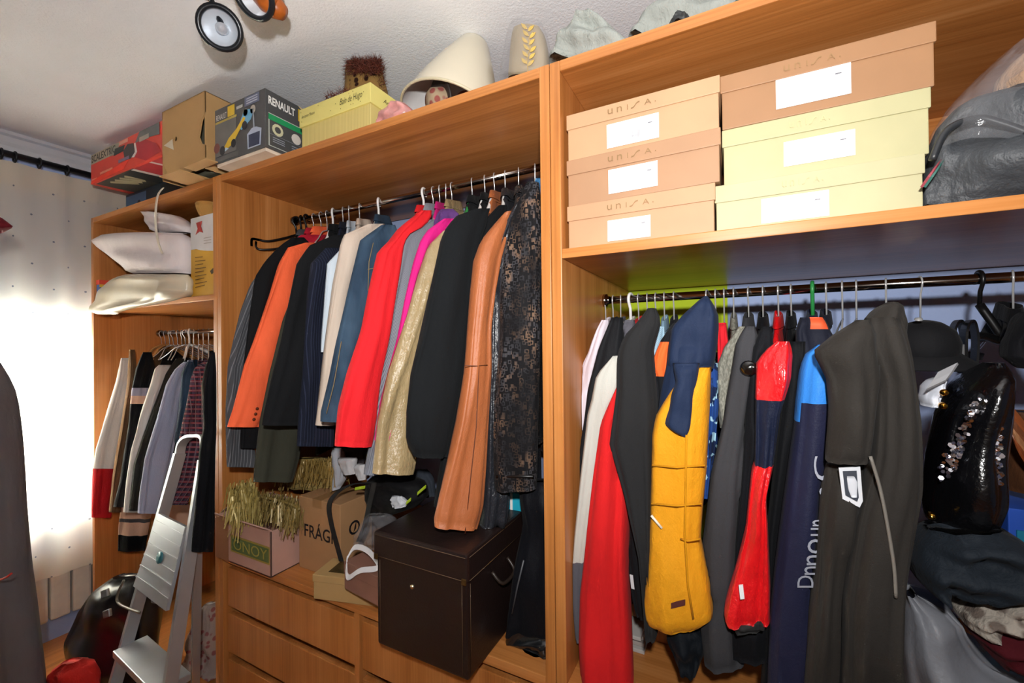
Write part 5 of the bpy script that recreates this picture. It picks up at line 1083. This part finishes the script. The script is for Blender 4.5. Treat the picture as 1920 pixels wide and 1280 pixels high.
# small kraft box with window, brown shoe box with white band
def rot_box(O, ang, w_, d_, h_):
    a = R(ang); return Vector(O), Vector((math.cos(a), math.sin(a), 0))*w_, Vector((-math.sin(a), math.cos(a), 0))*d_, Vector((0, 0, h_))
o_ = onZ(588, 1122, CT1)
kb = thing('kraft_box', 'small kraft box with a dark window lid', 'box', o_ + Vector((.15, .1, 0)))
u_ = onZ(709, 1138, CT1) - o_; h_ = onY(587, 1076, o_.y).z - CT1
O, U, Wv = o_, u_.normalized()*.34, Vector((0, 0, h_)); V = Vector((-U.y, U.x, 0)).normalized()*.110
KF = plain('b3925f', .65, vary=.05)
frame_box('box_body', O, U, V, Wv*.72, KF, kb); frame_box('lid', O-U*.01-V*.01+Wv*.7, U*1.02, V*1.02, Wv*.3, KF, kb)
pr, rect, txt, disc = prints(O+Wv, U, V, kb)
rect('window', .12, .2, .75, .82, plain('4a3c22', .2)); rect('paper_tag', .42, .3, .5, .5, WHT, .002)
O2 = onZ(646, 1103, CT1 + h_); u2 = onZ(708, 1136, CT1 + h_) - O2
bbx = thing('shoe_box', 'dull brown shoe box with a crumpled white liner beside the trunk', 'shoe box', O2)
U2 = u2.normalized()*.174; V2 = Vector((-U2.y, U2.x, 0)).normalized()*.09; W2 = Vector((0, 0, .085))
frame_box('box_body', O2, U2, V2, W2, plain('80594a', .6), bbx); frame_box('lid', O2-U2*.01-V2*.01+W2*.6, U2*1.02, V2*1.02, W2*.42, plain('80594a', .6), bbx)
wp = O2 + W2*1.05
lp = [wp + U2*.0 + V2*.1, wp + U2*.15 - V2*.12 - Vector((0, 0, .02)), wp + U2*.25 - V2*.15 - Vector((0, 0, .035)), wp + U2*.55 - V2*.1 + Vector((0, 0, .0)), wp + U2*.9 + V2*.1 + Vector((0, 0, .02)), wp + U2*.5 + V2*.3 + Vector((0, 0, .04)), wp + U2*.1 + V2*.3 + Vector((0, 0, .035)), wp + U2*.0 + V2*.1]
ribbon('white_liner', smooth_path(lp, 5), .016, (0, .3, 1), .003, plain('d6d4d6', .5), bbx)
# clear bag with a light bulb shape, black straps, straps bag
cbg = tag(strip('clear_bag', [(964, 690, 724), (976, 682, 738), (994, 674, 728), (1015, 668, 716), (1026, 672, 712)], (0, 1.035), (1, 0), .03, pc, None, nz=14, fold=.010), 'crumpled clear plastic bag between the fragile carton and the trunk', 'bag')
cbg['category'] = 'bag'
sb_ = thing('bag', 'black bag with looping webbing straps and lime trim behind the trunk', 'bag', onY(740, 930, 1.16))
strip('bag_body', [(892, 700, 760), (905, 690, 790), (930, 692, 800), (950, 700, 780), (962, 712, 740)], (onY(745, 920, 1.12).x, 1.12), (1, 0), .05, fabric('0c0c0e', .7), sb_, nz=12, fold=.006)
WB = plain('121214', .7)
ribbon('strap', smooth_path([onY(700, 905, 1.07), onY(660, 908, 1.06), onY(630, 925, 1.05), onY(617, 948, 1.045), onY(622, 985, 1.045), onY(634, 1030, 1.045), onY(640, 1052, 1.04)], 6), .022, (1, 0, .1), .003, WB, sb_)
ribbon('strap', smooth_path([onY(702, 905, 1.07), onY(694, 940, 1.06), onY(684, 985, 1.05), onY(672, 1015, 1.05)], 6), .022, (1, 0, .2), .003, WB, sb_)
for (x0_, y0_), (x1_, y1_) in (((666, 916), (684, 913)), ((783, 925), (798, 912)), ((762, 943), (770, 936))): ribbon('lime_trim', [onY(x0_, y0_, 1.055), onY(x1_, y1_, 1.055)], .01, (0, .2, 1), .003, plain('9fb822', .5), sb_)
strip('white_panel', [(930, 735, 752), (942, 735, 765), (950, 738, 760)], (0, 1.06), (1, 0), .012, plain('b9bcc2', .6), sb_, nz=6)
for lab, rows, c_ in (('white sock hanging below the red coat', [(858, 634, 668), (870, 640, 666), (888, 646, 666)], 'b4b2b4'), ('pale grey sleeve cuff under the red coat', [(840, 624, 640), (880, 626, 650), (900, 624, 645), (917, 626, 634)], 'a9abb2'), ('white sock next to the grey tweed jacket', [(870, 668, 684), (885, 670, 690), (898, 674, 688)], 'b8b6b8')):
    sy_ = 1.15 if 'cuff' in lab else 1.1
    tag(strip('sock', rows, (onY(650, 880, sy_).x, sy_), (1, 0), .018, fabric(c_, .8), None, nz=10, fold=.002), lab, 'sock')
tag(strip('cloth', [(838, 632, 690), (850, 634, 684), (868, 636, 682)], (onY(660, 850, 1.195).x, 1.195), (1, 0), .02, fabric('2a2528', .8), None, nz=8), 'dark cloth hanging just under the red coat hem', 'cloth')
gt_ = tag(strip('garment_bag', [(880, 772, 800), (900, 770, 812), (930, 780, 815)], (onY(790, 900, 1.21).x, 1.21), (1, 0), .02, fabric('2e333b', .8), None, nz=8), 'dark slate cloth corner below the black wool coat', 'cloth')
# long dark garment bag by the divider, blue striped box behind trunk
lb = thing('garment_bag', 'long black garment bag with a shiny plastic foot beside the trunk', 'garment bag', onY(985, 1220, 1.1))
strip('bag_body', [(900, 975, 1040), (980, 985, 1060), (1080, 965, 1060), (1150, 955, 1060), (1190, 950, 1060)], (0, 1.12), (1, 0), .05, fabric('0e0f14', .6), lb, nz=20, fold=.007)
strip('plastic_foot', [(1180, 950, 1060), (1205, 958, 1060), (1228, 985, 1060)], (0, 1.11), (1, 0), .05, plain('16181a', .18, coat=.6), lb, nz=8, fold=.008)
tube('seam', [onY(x, y, 1.063) for x, y in ((982, 1050), (970, 1100), (960, 1150))], .0025, plain('4a4c50', .4), lb, 6)
bt = thing('carton', 'small turquoise carton with a white stripe on the trunk lid', 'box', onY(965, 965, 1.22))
a = onY(948, 968, 1.2); b = onY(983, 968, 1.2)
box('box_body', a.x, b.x, 1.2, 1.26, tzt, tzt+.055, plain('1fa3bd', .5), bt); box('white_stripe', a.x+.018, a.x+.026, 1.198, 1.201, tzt+.001, tzt+.054, WHT, bt, 0)
# ------------------------------------------------------------------ ceiling spotlight fitting
sl_ = thing('ceiling_lamp', 'ceiling spotlight bar with orange wood cups and black rims', 'ceiling lamp', (-1.25, .62, CEILZ-.02))
OW = plain('a8561c', .35, vary=.25, vs=30); RIM = plain('1a1d22', .3)
def spot(c_, aim, r_=.056):
    M = axisM(c_, aim)
    h = lathe('spot_cup', [(0, -.095), (r_*.5, -.09), (r_*.8, -.06), (r_*.93, -.02), (r_*.93, 0)], M, OW, sl_, 32)
    tube('rim', [M @ Vector((r_*.98*math.cos(k*.19635), r_*.98*math.sin(k*.19635), 0)) for k in range(32)], .008, RIM, h, 10, True)
    lathe('reflector', [(r_*.93, -.002), (r_*.75, -.02), (r_*.4, -.042), (r_*.2, -.047)], M, plain('dfe4ea', .25, .35), h, 32)
    lathe('bulb', [(r_*.22, -.047), (r_*.3, -.035), (r_*.28, -.015), (r_*.14, -.006), (0, -.004)], M, plain('c9ced6', .08, .2, coat=1), h, 20)
    return M
c1 = onZ(412, 52, .975); c2_ = onZ(474, -12, .985)
spot(c1, (.62, -.55, -.5)); spot(c2_, (.1, -.75, -.65), .058)
c3 = onZ(508, 8, .99)
lathe('knob', [(0, -.05), (.02, -.045), (.03, -.015), (.03, .015), (.02, .04), (0, .045)], axisM(c3, (.6, .5, -.5)), OW, sl_, 24)
e1 = c1 + Vector((-.02, -.06, .03)); e2 = c2_ + Vector((.02, .0, .05))
bar0 = Vector((c1.x-.05, c1.y-.22, CEILZ-.05)); bar1 = Vector((c3.x+.03, c3.y-.08, CEILZ-.05))
tube('wood_bar', [bar0, bar1], .022, OW, sl_, 16)
tube('arm', [c1 - Vector((.62, -.55, -.5)).normalized()*.05, Vector((c1.x+.0, c1.y-.03, CEILZ-.03)), bar0*.75+bar1*.25], .009, RIM, sl_)
tube('arm', [c2_ - Vector((.1, -.75, -.65)).normalized()*.05, bar0*.25+bar1*.75], .009, RIM, sl_)
lathe('ceiling_plate', [(0, 0), (.05, 0), (.055, .02), (.05, .035)], axisM((bar0+bar1)/2*1.0 + Vector((0, 0, .015)), (0, 0, 1)), RIM, sl_, 24)

# ------------------------------------------------------------------ let the packed clothes settle against each other, the boards and the trunk
from mathutils.bvhtree import BVHTree
def bvh_of(o): return BVHTree.FromPolygons([v.co.copy() for v in o.data.vertices], [tuple(p.vertices) for p in o.data.polygons])
def box_of(o):
    vs = [v.co for v in o.data.vertices]; return [min(v[k] for v in vs) for k in range(3)], [max(v[k] for v in vs) for k in range(3)]
def is_in(p, b):
    for d_ in (Vector((.577, .31, .755)), Vector((-.4, .83, -.39))):
        c_ = 0; q = p.copy()
        for _ in range(30):
            h = b.ray_cast(q, d_)
            if h[0] is None: break
            c_ += 1; q = h[0] + d_*1e-5
        if c_ % 2 == 0: return False
    return True
CLOTH = ('sleeve', 'panel', 'leg', 'hood', 'shoulder', 'inner_panel', 'short_sleeve', 'stand_collar', 'cuff')
SOFT = CLOTH + ('body', 'collar')
def meshes(g, names): return [c for c in g['t'].children if c.name.split('.')[0] in names and c.type == 'MESH']
CORDER = [975, 1006, 930, 950, 888, 912, 850, 827, 838, 815, 797, 712, 676, 656, 645, 626, 615, 604, 590, 576, 566]
for ry in (1.33, 1.39, 1.30):
    L_ = [g for g in GARM if g['ry'] == ry]
    if ry == 1.33: L_.sort(key=lambda g: CORDER.index(g['hook']))
    elif ry == 1.39: L_.sort(key=lambda g: g['Yf'])
    else: L_.sort(key=lambda g: -g['hook'])
    done = []
    for g in L_:
        own = [c for c in meshes(g, CLOTH) if c is not g['far']]
        for rnd in range(2):
            for b_, lo, hi in done:
                for o in own:
                    l2, h2_ = box_of(o)
                    if any(l2[k] > hi[k] or h2_[k] < lo[k] for k in range(3)): continue
                    for v in o.data.vertices:
                        p = v.co
                        if all(lo[k] <= p[k] <= hi[k] for k in range(3)) and is_in(p, b_):
                            h = b_.ray_cast(p, g['away'])
                            if h[0] is not None and h[3] < .14: v.co = h[0] + g['away']*.0015
        for o in own: done.append((bvh_of(o), *box_of(o)))
def clamp(o, x0=None, x1=None, ymin=.997, z0=None, z1=None, y1=None):
    for v in o.data.vertices:
        c = v.co
        if c.y > ymin:
            if x0 is not None and c.x < x0: c.x = x0
            if x1 is not None and c.x > x1: c.x = x1
            if z0 is not None and c.z - CZ < z0: c.z = z0 + CZ
            if z1 is not None and c.z - CZ > z1: c.z = z1 + CZ
        if y1 is not None and c.y > y1: c.y = y1
BAYX = {1.33: (-1.889+TH+.001, -.4035-TH-.001), 1.39: (-.4015+TH+.001, 1.75-TH), 1.30: (-3.097+TH+.001, -1.892-TH-.001)}
for g in GARM:
    x0, x1 = BAYX[g['ry']]
    for o in meshes(g, SOFT) + [c for c in g['hanger'].children if c.name.startswith('shoulder_arm')]:
        clamp(o, x0, x1, z0=(CT1+.001 if g['ry'] != 1.30 else None), y1=DEP-.004)
        if g['ry'] == 1.33:
            for v in o.data.vertices:
                c = v.co
                if tx0-.008 < c.x < tx1+.008 and ty0-.01 < c.y < ty1+.004 and c.z - CZ < tzt+.001: c.z = tzt + .001 + CZ
def every(name): return [o for o in bpy.data.objects if o.type == 'MESH' and o.name.split('.')[0] == name]
for o in every('pillow') + every('bedding_bag'): clamp(o, -3.0275 if o.name.startswith('bed') else -3.068, None, z0=SHL+.001, z1=ZT0-.002)
for o in every('gold_pouch'): clamp(o, -1.861, None)
for o in lb.children: clamp(o, tx1+.010, -.4315, ymin=.5, z0=CT1+.001)
for o in bh.children: clamp(o, -1.860, None)
for o in fh.children: clamp(o, z0=yz1+.001, z1=CEILZ-.008, ymin=.5)
for o in (bp.children[0],): clamp(o, z0=FLOORZ+.001, ymin=.3)
for o in gbk.children: clamp(o, z0=SH1+.001, ymin=.9)
for n_ in ('plastic_bag', 'knit_blanket', 'folded_cloth', 'shoe_bag'):
    for o in every(n_): clamp(o, z0=CT1+.001, ymin=.5)
for n_ in ('red_bag', 'laundry_sack'):
    for o in every(n_): clamp(o, z0=FLOORZ+.001, ymin=.3)
